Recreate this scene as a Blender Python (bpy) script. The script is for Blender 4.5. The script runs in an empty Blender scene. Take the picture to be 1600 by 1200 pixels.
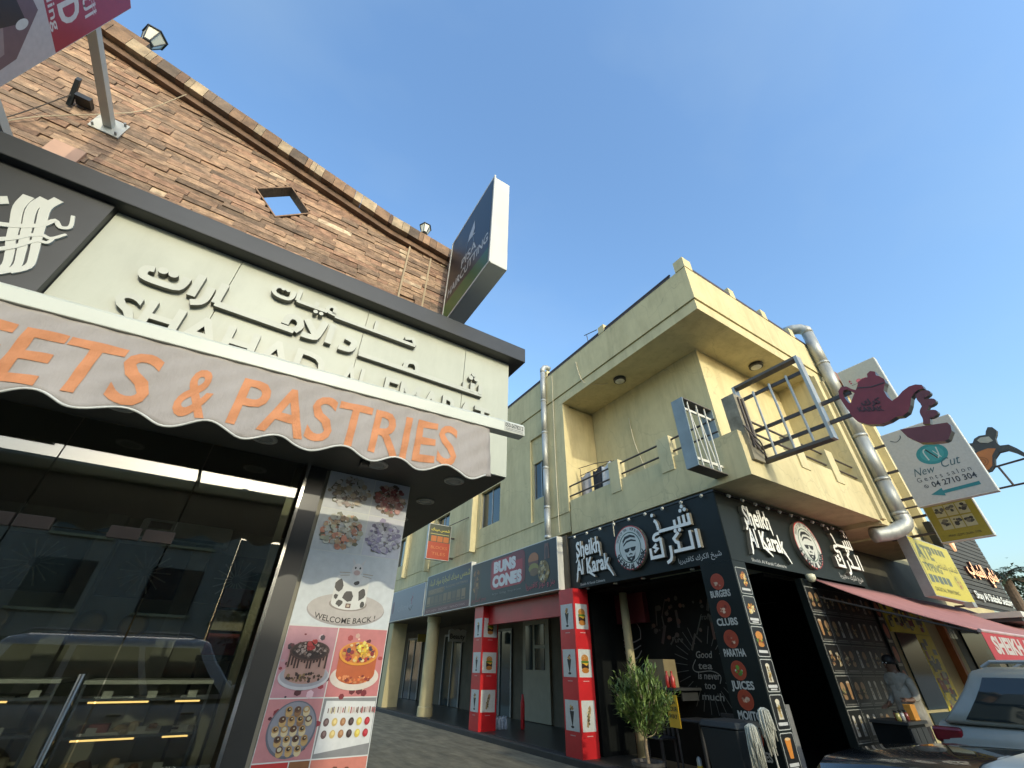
import bpy, bmesh, math, random
from mathutils import Vector, Matrix
R = math.radians
random.seed(7)
SC = bpy.context.scene
COL = SC.collection

# ------------------------------------------------------------------ camera, sky, sun, exposure
# world: X runs along the street fronts, Y runs into the alley, Z up, metres
CAM_H = 1.6
PITCH, ROLL, YAW = R(34.2), R(0.93), R(58.2)
cd = bpy.data.cameras.new('Camera'); cam = bpy.data.objects.new('Camera', cd); COL.objects.link(cam)
cd.sensor_width = 36.0; cd.lens = 648.0 / 1600.0 * 36.0; cd.clip_start = 0.05; cd.clip_end = 2000
_right = Vector((math.sin(YAW), -math.cos(YAW), 0)); _fwd = Vector((math.cos(YAW), math.sin(YAW), 0)); _up = Vector((0, 0, 1))
look = _fwd * math.cos(PITCH) + _up * math.sin(PITCH)
upv = _up * math.cos(PITCH) - _fwd * math.sin(PITCH)
r2 = _right * math.cos(ROLL) - (-upv) * math.sin(ROLL)
u2 = -(_right * math.sin(ROLL) + (-upv) * math.cos(ROLL))
m = Matrix((r2, u2, -look)).transposed().to_4x4(); m.translation = (0, 0, CAM_H)
cam.matrix_world = m
SC.camera = cam

SUN_DIR = Vector((-0.05, -1.0, 0.3526)).normalized()       # towards the sun
W = bpy.data.worlds.new('World'); SC.world = W; W.use_nodes = True
nt = W.node_tree; nt.nodes.clear()
sky = nt.nodes.new('ShaderNodeTexSky'); sky.sky_type = 'NISHITA'; sky.sun_disc = False
sky.sun_elevation = math.asin(SUN_DIR.z); sky.sun_rotation = math.atan2(SUN_DIR.x, SUN_DIR.y)
sky.altitude = 0; sky.air_density = 1.6; sky.dust_density = 3.0; sky.ozone_density = 5.4
bg = nt.nodes.new('ShaderNodeBackground'); bg.inputs[1].default_value = 0.15
wo = nt.nodes.new('ShaderNodeOutputWorld')
# thin, uneven high haze over the whole dome
tc = nt.nodes.new('ShaderNodeTexCoord'); hm = nt.nodes.new('ShaderNodeMapping'); hm.inputs['Scale'].default_value = (1.1, 1.6, 2.6); hm.inputs['Rotation'].default_value = (0.3, 0.5, 0.9)
hz = nt.nodes.new('ShaderNodeTexNoise'); hz.inputs['Scale'].default_value = 1.3; hz.inputs['Detail'].default_value = 5; hz.inputs['Roughness'].default_value = 0.5
hr = nt.nodes.new('ShaderNodeMapRange'); hr.inputs['From Min'].default_value = 0.42; hr.inputs['From Max'].default_value = 0.72; hr.inputs['To Max'].default_value = 0.20
hx = nt.nodes.new('ShaderNodeMix'); hx.data_type = 'RGBA'; hx.inputs[7].default_value = (1.45, 1.85, 2.05, 1)
nt.links.new(tc.outputs['Generated'], hm.inputs[0]); nt.links.new(hm.outputs[0], hz.inputs['Vector']); nt.links.new(hz.outputs['Fac'], hr.inputs[0]); nt.links.new(hr.outputs[0], hx.inputs[0])
nt.links.new(sky.outputs[0], hx.inputs[6]); nt.links.new(hx.outputs[2], bg.inputs[0]); nt.links.new(bg.outputs[0], wo.inputs[0])
sd = bpy.data.lights.new('Sun', 'SUN'); sd.energy = 0.75; sd.angle = R(0.53); sd.color = (1.0, 0.92, 0.70)
so = bpy.data.objects.new('Sun', sd); COL.objects.link(so); so.rotation_euler = SUN_DIR.to_track_quat('Z', 'Y').to_euler()
vs = SC.view_settings; vs.view_transform = 'Standard'; vs.look = 'None'; vs.exposure = 1.42; vs.gamma = 1.0; vs.use_curve_mapping = False
SC.cycles.use_denoising = True; SC.cycles.max_bounces = 8; SC.cycles.transparent_max_bounces = 16
SC.cycles.sample_clamp_indirect = 6.0

# ------------------------------------------------------------------ materials
def s2l(c):
    return tuple(((x / 255.0) / 12.92 if x / 255.0 <= 0.04045 else (((x / 255.0) + 0.055) / 1.055) ** 2.4) for x in c)
MATS = {}
def mat(name, c, rough=0.6, var=0.15, sc=3.0, bump=0.0, bsc=60.0, metal=0.0, streak=(1, 1, 1), rnd=0.0, spec=0.5, dirt=0.0, coat=0.0, emit=None, wear=0.0):
    if name in MATS: return MATS[name]
    M = bpy.data.materials.new(name); M.use_nodes = True; n = M.node_tree.nodes; l = M.node_tree.links
    b = n['Principled BSDF']; b.inputs['Roughness'].default_value = rough; b.inputs['Metallic'].default_value = metal
    b.inputs['Specular IOR Level'].default_value = spec; b.inputs['Coat Weight'].default_value = coat
    g = n.new('ShaderNodeNewGeometry'); mp = n.new('ShaderNodeMapping'); mp.inputs['Scale'].default_value = streak
    l.new(g.outputs['Position'], mp.inputs[0])
    if rnd:
        oi = n.new('ShaderNodeObjectInfo'); vm = n.new('ShaderNodeVectorMath'); vm.operation = 'SCALE'; vm.inputs[0].default_value = (37, 19, 53)
        l.new(oi.outputs['Random'], vm.inputs['Scale']); l.new(vm.outputs[0], mp.inputs['Location'])
    nz = n.new('ShaderNodeTexNoise'); nz.inputs['Scale'].default_value = sc; nz.inputs['Detail'].default_value = 6; nz.inputs['Roughness'].default_value = 0.62
    l.new(mp.outputs[0], nz.inputs['Vector'])
    rp = n.new('ShaderNodeValToRGB'); rp.color_ramp.elements[0].position = 0.33; rp.color_ramp.elements[1].position = 0.67
    rp.color_ramp.elements[0].color = tuple(max(0, x * (1 - var)) for x in c) + (1,)
    rp.color_ramp.elements[1].color = tuple(min(1, x * (1 + var)) for x in c) + (1,)
    l.new(nz.outputs['Fac'], rp.inputs[0]); out = rp.outputs[0]
    if dirt:
        d = n.new('ShaderNodeTexNoise'); d.inputs['Scale'].default_value = 2.2; d.inputs['Detail'].default_value = 8; d.inputs['Roughness'].default_value = 0.7
        mp2 = n.new('ShaderNodeMapping'); mp2.inputs['Scale'].default_value = (1, 1, 0.22); l.new(g.outputs['Position'], mp2.inputs[0]); l.new(mp2.outputs[0], d.inputs['Vector'])
        dr = n.new('ShaderNodeValToRGB'); dr.color_ramp.elements[0].position = 0.45; dr.color_ramp.elements[1].position = 0.72
        dr.color_ramp.elements[0].color = (1, 1, 1, 1); dr.color_ramp.elements[1].color = (1 - dirt, 1 - dirt * 1.05, 1 - dirt * 1.15, 1)
        l.new(d.outputs['Fac'], dr.inputs[0])
        mx = n.new('ShaderNodeMix'); mx.data_type = 'RGBA'; mx.blend_type = 'MULTIPLY'; mx.inputs[0].default_value = 1
        l.new(out, mx.inputs[6]); l.new(dr.outputs[0], mx.inputs[7]); out = mx.outputs[2]
    if wear:      # rain drips and hairline cracks
        mw = n.new('ShaderNodeMapping'); mw.inputs['Scale'].default_value = (5, 5, 0.22); l.new(g.outputs['Position'], mw.inputs[0])
        wn = n.new('ShaderNodeTexNoise'); wn.inputs['Scale'].default_value = 1.6; wn.inputs['Detail'].default_value = 7; wn.inputs['Roughness'].default_value = 0.6; l.new(mw.outputs[0], wn.inputs['Vector'])
        wr_ = n.new('ShaderNodeMapRange'); wr_.inputs['From Min'].default_value = 0.56; wr_.inputs['From Max'].default_value = 0.76; wr_.inputs['To Max'].default_value = wear; l.new(wn.outputs['Fac'], wr_.inputs[0])
        ww = n.new('ShaderNodeTexNoise'); ww.inputs['Scale'].default_value = 2.5; l.new(g.outputs['Position'], ww.inputs['Vector'])
        va = n.new('ShaderNodeVectorMath'); va.operation = 'MULTIPLY_ADD'; va.inputs[1].default_value = (0.5, 0.5, 0.5); l.new(ww.outputs['Color'], va.inputs[0]); l.new(g.outputs['Position'], va.inputs[2])
        vo = n.new('ShaderNodeTexVoronoi'); vo.feature = 'DISTANCE_TO_EDGE'; vo.inputs['Scale'].default_value = 0.55; l.new(va.outputs[0], vo.inputs['Vector'])
        vr = n.new('ShaderNodeMapRange'); vr.inputs['From Min'].default_value = 0.0; vr.inputs['From Max'].default_value = 0.006; vr.inputs['To Min'].default_value = 0.35; vr.inputs['To Max'].default_value = 0.0; l.new(vo.outputs['Distance'], vr.inputs[0])
        ad = n.new('ShaderNodeMath'); ad.operation = 'MAXIMUM'; l.new(wr_.outputs[0], ad.inputs[0]); l.new(vr.outputs[0], ad.inputs[1])
        mw2 = n.new('ShaderNodeMix'); mw2.data_type = 'RGBA'; mw2.inputs[7].default_value = (c[0] * 0.42, c[1] * 0.43, c[2] * 0.5, 1); l.new(ad.outputs[0], mw2.inputs[0]); l.new(out, mw2.inputs[6]); out = mw2.outputs[2]
    if rnd:
        hs = n.new('ShaderNodeHueSaturation'); mr = n.new('ShaderNodeMapRange'); mr.inputs['To Min'].default_value = 1 - rnd; mr.inputs['To Max'].default_value = 1 + rnd
        l.new(oi.outputs['Random'], mr.inputs[0]); l.new(mr.outputs[0], hs.inputs['Value']); l.new(out, hs.inputs['Color']); out = hs.outputs[0]
    l.new(out, b.inputs['Base Color'])
    if bump:
        bn = n.new('ShaderNodeTexNoise'); bn.inputs['Scale'].default_value = bsc; bn.inputs['Detail'].default_value = 5; l.new(mp.outputs[0], bn.inputs['Vector'])
        bp = n.new('ShaderNodeBump'); bp.inputs['Strength'].default_value = bump; bp.inputs['Distance'].default_value = 0.01
        l.new(bn.outputs['Fac'], bp.inputs['Height']); l.new(bp.outputs[0], b.inputs['Normal'])
    if emit:
        b.inputs['Emission Color'].default_value = tuple(emit[0]) + (1,); b.inputs['Emission Strength'].default_value = emit[1]
    MATS[name] = M
    return M
def glassmat(name, tint, refl=1.0, rough=0.0):
    if name in MATS: return MATS[name]
    M = bpy.data.materials.new(name); M.use_nodes = True; n = M.node_tree.nodes; l = M.node_tree.links; n.clear()
    o = n.new('ShaderNodeOutputMaterial'); mx = n.new('ShaderNodeMixShader'); t = n.new('ShaderNodeBsdfTransparent'); gl = n.new('ShaderNodeBsdfGlossy')
    t.inputs[0].default_value = tuple(tint) + (1,); gl.inputs['Roughness'].default_value = rough
    f = n.new('ShaderNodeFresnel'); f.inputs[0].default_value = 1.5
    mu = n.new('ShaderNodeMath'); mu.operation = 'MULTIPLY'; mu.inputs[1].default_value = refl; mu.use_clamp = True
    l.new(f.outputs[0], mu.inputs[0]); l.new(mu.outputs[0], mx.inputs[0]); l.new(t.outputs[0], mx.inputs[1]); l.new(gl.outputs[0], mx.inputs[2]); l.new(mx.outputs[0], o.inputs[0])
    MATS[name] = M
    return M
def printmat():
    if 'printed_ink' in MATS: return MATS['printed_ink']
    M = bpy.data.materials.new('printed_ink'); M.use_nodes = True; n = M.node_tree.nodes; l = M.node_tree.links
    b = n['Principled BSDF']; b.inputs['Roughness'].default_value = 0.42
    a = n.new('ShaderNodeVertexColor'); a.layer_name = 'col'
    g = n.new('ShaderNodeNewGeometry'); nz = n.new('ShaderNodeTexNoise'); nz.inputs['Scale'].default_value = 22; nz.inputs['Detail'].default_value = 4
    l.new(g.outputs['Position'], nz.inputs['Vector'])
    mr = n.new('ShaderNodeMapRange'); mr.inputs['From Min'].default_value = 0.3; mr.inputs['From Max'].default_value = 0.7; mr.inputs['To Min'].default_value = 0.93; mr.inputs['To Max'].default_value = 1.05
    l.new(nz.outputs['Fac'], mr.inputs[0])
    hs = n.new('ShaderNodeHueSaturation'); l.new(a.outputs['Color'], hs.inputs['Color']); l.new(mr.outputs[0], hs.inputs['Value']); l.new(hs.outputs[0], b.inputs['Base Color'])
    MATS['printed_ink'] = M
    return M

STUCCO = mat('cream_stucco', (0.585, 0.51, 0.285), 0.85, 0.06, 2.0, 0.15, 90, dirt=0.22, wear=0.34)
STUCCO2 = mat('cream_stucco_trim', (0.58, 0.51, 0.295), 0.85, 0.06, 2.0, 0.12, 90, dirt=0.18, wear=0.25)
CREAM = mat('cream_cladding', (0.43, 0.445, 0.355), 0.38, 0.05, 1.5, dirt=0.14)
CHAR = mat('charcoal_metal', (0.027, 0.029, 0.029), 0.42, 0.15, 3)
BLACK = mat('black_panel', (0.012, 0.014, 0.014), 0.4, 0.2, 3)
BLACKM = mat('black_matte', (0.006, 0.0075, 0.007), 0.7, 0.3, 3, spec=0.15)
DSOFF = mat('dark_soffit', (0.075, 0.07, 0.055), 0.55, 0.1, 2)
WHITE = mat('white_paint', (0.58, 0.58, 0.52), 0.45, 0.04, 2, dirt=0.06)
SHEETW = mat('white_sign_sheet', (0.55, 0.56, 0.52), 0.4, 0.04, 2, dirt=0.05)
STEEL = mat('galvanised_steel', (0.42, 0.44, 0.42), 0.55, 0.22, 7, metal=0.55, streak=(1, 1, 0.25), bump=0.4, bsc=8, dirt=0.2)
GREYM = mat('grey_metal', (0.33, 0.34, 0.33), 0.45, 0.12, 4, metal=0.4, dirt=0.1)
RAIL = mat('dark_rail', (0.07, 0.055, 0.045), 0.5, 0.2, 8)
CHROME = mat('chrome', (0.7, 0.7, 0.68), 0.15, 0.05, 4, metal=1.0)
REDP = mat('red_paint', (0.48, 0.018, 0.022), 0.35, 0.1, 2)
DRED = mat('dark_red_paint', (0.32, 0.025, 0.03), 0.5, 0.12, 2)
MAROON = mat('maroon_sign_face', (0.20, 0.030, 0.036), 0.45, 0.12, 4)
CUPRED = mat('maroon_cup_face', (0.15, 0.04, 0.042), 0.45, 0.12, 4)
ASPH = mat('asphalt', (0.15, 0.135, 0.105), 0.9, 0.25, 1.2, 0.5, 140)
PAVE = mat('alley_concrete', (0.175, 0.155, 0.10), 0.85, 0.35, 3.0, 0.5, 50, streak=(1.6, 0.3, 1), dirt=0.4)
TILE = mat('dark_floor_tile', (0.045, 0.042, 0.034), 0.35, 0.2, 3)
KERB = mat('dark_kerb', (0.035, 0.033, 0.028), 0.7, 0.2, 3)
WINGL = mat('dark_window_glass', (0.012, 0.03, 0.036), 0.08, 0.1, 1, spec=0.6)
SHOPGL = glassmat('shop_glass', (0.72, 0.75, 0.72), 2.5)
CLEAR = glassmat('clear_glass', (0.85, 0.88, 0.86), 1.0)
WALLD = mat('shop_interior_wall', (0.24, 0.23, 0.18), 0.7, 0.1, 2)

# ------------------------------------------------------------------ mesh helpers
def fA(Y): return lambda u, v, d=0.0: (u, Y - d, v)              # faces the street (-Y); u = X
def fB(X): return lambda u, v, d=0.0: (X - d, -u, v)             # faces the alley (-X); u = -Y
def fE(X): return lambda u, v, d=0.0: (X + d, u, v)              # faces +X; u = Y
def fD(z): return lambda u, v, d=0.0: (u, v, z - d)              # faces down
class MB:
    def __init__(s): s.v = []; s.f = []; s.m = []; s.c = []
    def add(s, vs, fs, m=0, c=None):
        o = len(s.v); s.v += [tuple(p) for p in vs]
        for f in fs: s.f.append([i + o for i in f]); s.m.append(m); s.c.append(c)
        return s
    def box(s, x0, x1, y0, y1, z0, z1, m=0):
        return s.add([(x0, y0, z0), (x1, y0, z0), (x1, y1, z0), (x0, y1, z0), (x0, y0, z1), (x1, y0, z1), (x1, y1, z1), (x0, y1, z1)],
                     [(0, 3, 2, 1), (4, 5, 6, 7), (0, 1, 5, 4), (1, 2, 6, 5), (2, 3, 7, 6), (3, 0, 4, 7)], m)
    def hexa(s, p, m=0):      # 8 points: bottom loop then top loop
        return s.add(p, [(0, 3, 2, 1), (4, 5, 6, 7), (0, 1, 5, 4), (1, 2, 6, 5), (2, 3, 7, 6), (3, 0, 4, 7)], m)
    def prism(s, poly, fr, d0, d1, m=0, ms=None):
        n = len(poly); a = [fr(u, v, d0) for u, v in poly]; b = [fr(u, v, d1) for u, v in poly]
        ms = m if ms is None else ms
        s.add(a + b, [tuple(range(n, 2 * n))], m); o = len(s.v) - 2 * n
        s.f.append(list(range(o + n - 1, o - 1, -1))); s.m.append(ms); s.c.append(None)
        for i in range(n):
            j = (i + 1) % n; s.f.append([o + i, o + j, o + n + j, o + n + i]); s.m.append(ms); s.c.append(None)
        return s
    def poly(s, poly, fr, d, c=None, m=0): return s.add([fr(u, v, d) for u, v in poly], [tuple(range(len(poly)))], m, c)
    def tube(s, pts, r, n=8, m=0, caps=True):
        P = [Vector(p) for p in pts]; k = len(P); rr = r if isinstance(r, (list, tuple)) else [r] * k
        rings = []; prev = None
        for i in range(k):
            d = (P[min(i + 1, k - 1)] - P[max(i - 1, 0)]).normalized()
            if prev is None: a = d.orthogonal().normalized()
            else:
                a = prev - d * prev.dot(d)
                a = a.normalized() if a.length > 1e-5 else d.orthogonal().normalized()
            prev = a; b = d.cross(a)
            rings.append([P[i] + (a * math.cos(2 * math.pi * j / n) + b * math.sin(2 * math.pi * j / n)) * rr[i] for j in range(n)])
        fs = []
        for i in range(k - 1):
            for j in range(n):
                fs.append((i * n + j, i * n + (j + 1) % n, (i + 1) * n + (j + 1) % n, (i + 1) * n + j))
        if caps: fs.append(tuple(range(n - 1, -1, -1))); fs.append(tuple(range((k - 1) * n, k * n)))
        return s.add([p for r_ in rings for p in r_], fs, m)
    def lathe(s, prof, c, n=16, m=0):
        c = Vector(c); vs = []; fs = []
        for r_, z in prof:
            for j in range(n): a = 2 * math.pi * j / n; vs.append((c.x + r_ * math.cos(a), c.y + r_ * math.sin(a), c.z + z))
        for i in range(len(prof) - 1):
            for j in range(n): fs.append((i * n + j, i * n + (j + 1) % n, (i + 1) * n + (j + 1) % n, (i + 1) * n + j))
        fs.append(tuple(range(n - 1, -1, -1))); fs.append(tuple(range((len(prof) - 1) * n, len(prof) * n)))
        return s.add(vs, fs, m)
    def ribbon(s, pts, w, fr, d0, d1, m=0, ms=None, smooth=0):
        P = crom(pts, smooth) if smooth else pts
        P = [Vector(p) for p in P]; k = len(P); L = []; Rr = []
        for i in range(k):
            d1_ = (P[i] - P[i - 1]).normalized() if i else None
            d2_ = (P[i + 1] - P[i]).normalized() if i < k - 1 else None
            if d1_ is None: d1_ = d2_
            if d2_ is None: d2_ = d1_
            n1 = Vector((-d1_.y, d1_.x)); n2 = Vector((-d2_.y, d2_.x)); b = (n1 + n2)
            b = b.normalized() if b.length > 1e-4 else n1
            q = min(1.6, 1 / max(0.3, b.dot(n1)))
            ww = w if not isinstance(w, (list, tuple)) else w[0] + (w[1] - w[0]) * i / (k - 1)
            L.append(P[i] + b * ww / 2 * q); Rr.append(P[i] - b * ww / 2 * q)
        for i in range(k - 1):
            s.prism_seg(L[i], L[i + 1], Rr[i + 1], Rr[i], fr, d0, d1, m, ms, i == 0, i == k - 2)
        return s
    def prism_seg(s, a, b, c, d, fr, d0, d1, m, ms, first, last):
        ms = m if ms is None else ms
        lo = [fr(p.x, p.y, d0) for p in (a, b, c, d)]; hi = [fr(p.x, p.y, d1) for p in (a, b, c, d)]
        o = len(s.v); s.v += lo + hi
        F = [([4, 7, 6, 5], m), ([0, 4, 5, 1], ms), ([2, 6, 7, 3], ms)]
        if first: F.append(([3, 7, 4, 0], ms))
        if last: F.append(([1, 5, 6, 2], ms))
        for f, mm in F: s.f.append([o + i for i in f]); s.m.append(mm); s.c.append(None)
    def mesh(s, name):
        me = bpy.data.meshes.new(name); me.from_pydata(s.v, [], s.f)
        me.polygons.foreach_set('material_index', s.m)
        if any(c is not None for c in s.c):
            at = me.color_attributes.new('col', 'FLOAT_COLOR', 'CORNER'); buf = []
            for i, p in enumerate(me.polygons):
                c = s.c[i] or (0.5, 0.5, 0.5); buf += [c[0], c[1], c[2], 1.0] * p.loop_total
            at.data.foreach_set('color', buf)
        return me
    def build(s, name, mats, parent=None, smooth=False, bevel=0.0, fix=True):
        me = s.mesh(name)
        if fix:
            bm = bmesh.new(); bm.from_mesh(me); bmesh.ops.recalc_face_normals(bm, faces=bm.faces); bm.to_mesh(me); bm.free()
        for mm in (mats if isinstance(mats, (list, tuple)) else [mats]): me.materials.append(mm)
        if smooth: me.polygons.foreach_set('use_smooth', [True] * len(me.polygons))
        o = link(name, me, parent)
        if bevel:
            b = o.modifiers.new('bevel', 'BEVEL'); b.width = bevel; b.segments = 2; b.limit_method = 'ANGLE'; b.angle_limit = R(40)
        return o
def crom(pts, n):
    out = []; k = len(pts)
    for i in range(k - 1):
        p0, p1, p2, p3 = pts[max(i - 1, 0)], pts[i], pts[i + 1], pts[min(i + 2, k - 1)]
        for j in range(n):
            t = j / n
            out.append(tuple(0.5 * ((2 * p1[a]) + (-p0[a] + p2[a]) * t + (2 * p0[a] - 5 * p1[a] + 4 * p2[a] - p3[a]) * t * t + (-p0[a] + 3 * p1[a] - 3 * p2[a] + p3[a]) * t ** 3) for a in range(len(p1))))
    out.append(tuple(pts[-1])); return out
def link(name, data, parent=None):
    o = bpy.data.objects.new(name, data); COL.objects.link(o)
    if parent is not None:
        o.parent = parent
        if parent.type == 'EMPTY': o.matrix_parent_inverse = parent.matrix_basis.inverted()
    return o
def tag(o, label, cat, group=None):
    o['label'] = label; o['category'] = cat
    if group: o['group'] = group
    return o
def thing(name, label, cat, loc=(0, 0, 0), group=None):
    o = bpy.data.objects.new(name, None); COL.objects.link(o); o.empty_display_size = 0.2; o.location = loc
    return tag(o, label, cat, group)
def struct(o): o['kind'] = 'structure'; return o
def ell(cx, cy, rx, ry, n=20, a0=0.0): return [(cx + rx * math.cos(a0 + 2 * math.pi * i / n), cy + ry * math.sin(a0 + 2 * math.pi * i / n)) for i in range(n)]
def rect(x0, x1, y0, y1): return [(x0, y0), (x1, y0), (x1, y1), (x0, y1)]
def rrect(x0, x1, y0, y1, r, n=4):
    o = []
    for cx, cy, a in ((x1 - r, y1 - r, 0), (x0 + r, y1 - r, 90), (x0 + r, y0 + r, 180), (x1 - r, y0 + r, 270)):
        for i in range(n + 1): t = R(a + 90 * i / n); o.append((cx + r * math.cos(t), cy + r * math.sin(t)))
    return o
_TC = {}
def tmesh(s, bold=0.0):
    key = (s, bold)
    if key in _TC: return _TC[key]
    c = bpy.data.curves.new('t', 'FONT'); c.body = s; c.size = 1; c.resolution_u = 3; c.offset = bold
    o = bpy.data.objects.new('t', c); COL.objects.link(o); bpy.context.view_layer.update()
    me = bpy.data.meshes.new_from_object(o.evaluated_get(bpy.context.evaluated_depsgraph_get()))
    vs = [(v.co.x, v.co.y) for v in me.vertices]; fs = [tuple(p.vertices) for p in me.polygons]
    bpy.data.objects.remove(o); bpy.data.curves.remove(c); bpy.data.meshes.remove(me)
    _TC[key] = (vs, fs); return _TC[key]
def textpos(s, x0, x1, y, h=None, bold=0.0, slant=0.0, capref=None):
    """fit text s between x0 and x1 with its baseline at y; h = capital height (else proportional)"""
    vs, fs = tmesh(s, bold)
    if not vs: return [], []
    a = min(p[0] for p in vs); b = max(p[0] for p in vs); kx = (x1 - x0) / max(1e-6, b - a); ky = kx if h is None else h / 0.69
    return [(x0 + (p[0] - a) * kx + slant * p[1] * ky, y + p[1] * ky) for p in vs], fs
ARF = {'ا': 'ﺍﺎ', 'أ': 'ﺃﺄ', 'ب': 'ﺏﺐﺑﺒ', 'ت': 'ﺕﺖﺗﺘ', 'ج': 'ﺝﺞﺟﺠ', 'ح': 'ﺡﺢﺣﺤ', 'خ': 'ﺥﺦﺧﺨ', 'د': 'ﺩﺪ', 'ر': 'ﺭﺮ', 'ز': 'ﺯﺰ', 'س': 'ﺱﺲﺳﺴ', 'ش': 'ﺵﺶﺷﺸ', 'ص': 'ﺹﺺﺻﺼ', 'ط': 'ﻁﻂﻃﻄ', 'ع': 'ﻉﻊﻋﻌ', 'ف': 'ﻑﻒﻓﻔ', 'ق': 'ﻕﻖﻗﻘ', 'ك': 'ﻙﻚﻛﻜ', 'ل': 'ﻝﻞﻟﻠ', 'م': 'ﻡﻢﻣﻤ', 'ن': 'ﻥﻦﻧﻨ', 'ه': 'ﻩﻪﻫﻬ', 'و': 'ﻭﻮ', 'ي': 'ﻱﻲﻳﻴ', 'ة': 'ﺓﺔ'}
def ar(s):
    out = []
    for w in s.split(' '):
        g = ''
        for i, ch in enumerate(w):
            f = ARF.get(ch)
            if not f: g += ch; continue
            pj = i > 0 and len(ARF.get(w[i - 1], 'xx')) == 4
            nj = i < len(w) - 1 and len(f) == 4 and w[i + 1] in ARF
            g += f[(3 if pj else 2) if nj else (1 if pj else 0)]
        out.append(g[::-1])
    return ' '.join(out[::-1])
def raised(name, s, x0, x1, y, h, fr, d0, d1, mats, parent, bold=0.0, per=True, slant=0.0):
    """raised lettering, one part for each connected letter shape column"""
    pos, fs = textpos(s, x0, x1, y, h, bold, slant)
    comp = list(range(len(pos)))
    def find(a):
        while comp[a] != a: comp[a] = comp[comp[a]]; a = comp[a]
        return a
    for f in fs:
        for q in f[1:]: comp[find(q)] = find(f[0])
    groups = {}
    for f in fs: groups.setdefault(find(f[0]), []).append(f)
    if not per: groups = {0: fs}
    objs = []
    for g, ff in groups.items():
        used = sorted({i for f in ff for i in f}); idx = {q: i for i, q in enumerate(used)}
        b = MB(); n = len(used)
        b.add([fr(*pos[q], d1) for q in used], [tuple(idx[i] for i in f) for f in ff], 0)
        ed = {}
        for f in ff:
            for i in range(len(f)): e = (f[i], f[(i + 1) % len(f)]); ed[e] = 1
        if d1 - d0 > 0.002:
            b.add([fr(*pos[q], d0) for q in used], [], 1)
            for (p, q) in ed:
                if (q, p) not in ed: b.f.append([idx[p], idx[q], n + idx[q], n + idx[p]]); b.m.append(1 if len(mats) > 1 else 0); b.c.append(None)
        objs.append(b.build(name, mats, parent, fix=False))
    return objs
class Print:
    """flat printed artwork: coloured shapes laid 0.12 mm over one another, one mesh"""
    def __init__(s, fr, d=0.0): s.b = MB(); s.fr = fr; s.d = d
    def p(s, poly, c): s.d += 0.00012; s.b.poly(poly, s.fr, s.d, tuple(x * 0.66 for x in s2l(c))); return s
    def r(s, x0, x1, y0, y1, c): return s.p(rect(x0, x1, y0, y1), c)
    def e(s, cx, cy, rx, ry, c, n=18): return s.p(ell(cx, cy, rx, ry, n), c)
    def line(s, pts, w, c, smooth=0):
        P = crom(pts, smooth) if smooth else pts
        for i in range(len(P) - 1):
            a = Vector(P[i]); b = Vector(P[i + 1]); d = b - a
            if d.length < 1e-6: continue
            n = Vector((-d.y, d.x)).normalized() * w / 2; e = d.normalized() * w * 0.3
            s.p([tuple(a - n - e), tuple(b - n + e), tuple(b + n + e), tuple(a + n - e)], c)
        return s
    def t(s, txt, x0, x1, y, h, c, bold=0.0, slant=0.0, warp=None):
        s.d += 0.00012; pos, fs = textpos(txt, x0, x1, y, h, bold, slant)
        if warp: pos = [warp(p) for p in pos]
        s.b.add([s.fr(u, v, s.d) for u, v in pos], fs, 0, tuple(x * 0.66 for x in s2l(c))); return s
    def blobs(s, n, cx, cy, rx, ry, r0, r1, cols, rg, k=6, sq=1.0):
        for i in range(n):
            a = rg.uniform(0, 6.28); q = math.sqrt(rg.random()); rr = rg.uniform(r0, r1); c = rg.choice(cols); j = rg.uniform(0.85, 1.12)
            s.p(ell(cx + rx * q * math.cos(a), cy + ry * q * math.sin(a), rr, rr * sq * rg.uniform(0.6, 1.1), k, rg.random()), tuple(min(255, x * j) for x in c))
        return s
    def done(s, name, parent): return s.b.build(name, printmat(), parent, fix=False)

# ------------------------------------------------------------------ ground
struct(MB().add([(-400, -400, 0), (400, -400, 0), (400, 400, 0), (-400, 400, 0)], [(0, 1, 2, 3)]).build('ground', ASPH))
struct(MB().add([(1.3, 3.4, 0.004), (6.9, 3.4, 0.004), (6.9, 60, 0.004), (1.3, 60, 0.004)], [(0, 1, 2, 3)]).build('alley_paving', PAVE))
struct(MB().box(7.05, 30, 4.0, 45, -0.05, 0.12).build('arcade_floor', TILE))
struct(MB().box(6.82, 7.049, 2.95, 45, -0.05, 0.12).build('kerb', KERB, bevel=0.015))
struct(MB().box(7.05, 30, 2.95, 3.999, -0.05, 0.118).build('pavement', PAVE))
struct(MB().box(-9, 2.2, 2.9, 4.2, -0.05, 0.14).build('pavement', PAVE))

# ------------------------------------------------------------------ sweet shop building (left)
shop = thing('shop_building', 'sweet shop building with brown stone gable above a dark glass front', 'building', (-3, 4.3, 0))
MB().box(-9, 2.10, 3.52, 8.4, 3.24, 4.66).build('upper_box', CREAM, shop)
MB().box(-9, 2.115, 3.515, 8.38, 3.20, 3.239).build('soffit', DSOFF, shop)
MB().box(1.27, 1.385, 4.36, 14, 0, 3.199).build('side_wall', mat('side_wall_paint', (0.3, 0.28, 0.22), 0.8, 0.1), shop)
MB().box(-9, 1.43, 8.41, 14, 0, 5.2).build('rear_block', STUCCO, shop)
MB().box(-6, 1.26, 4.2, 8.3, -0.02, 0.16).build('shop_floor', TILE, shop)
MB().box(-6, 1.26, 7.6, 7.7, 0.161, 3.199).build('back_wall', WALLD, shop)
MB().box(-6.1, -6.001, 4.3, 7.7, 0.161, 3.199).build('inner_wall', WALLD, shop)
MB().box(0.515, 1.268, 4.33, 4.45, 0.161, 3.198).build('poster_pier', WALLD, shop)
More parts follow.
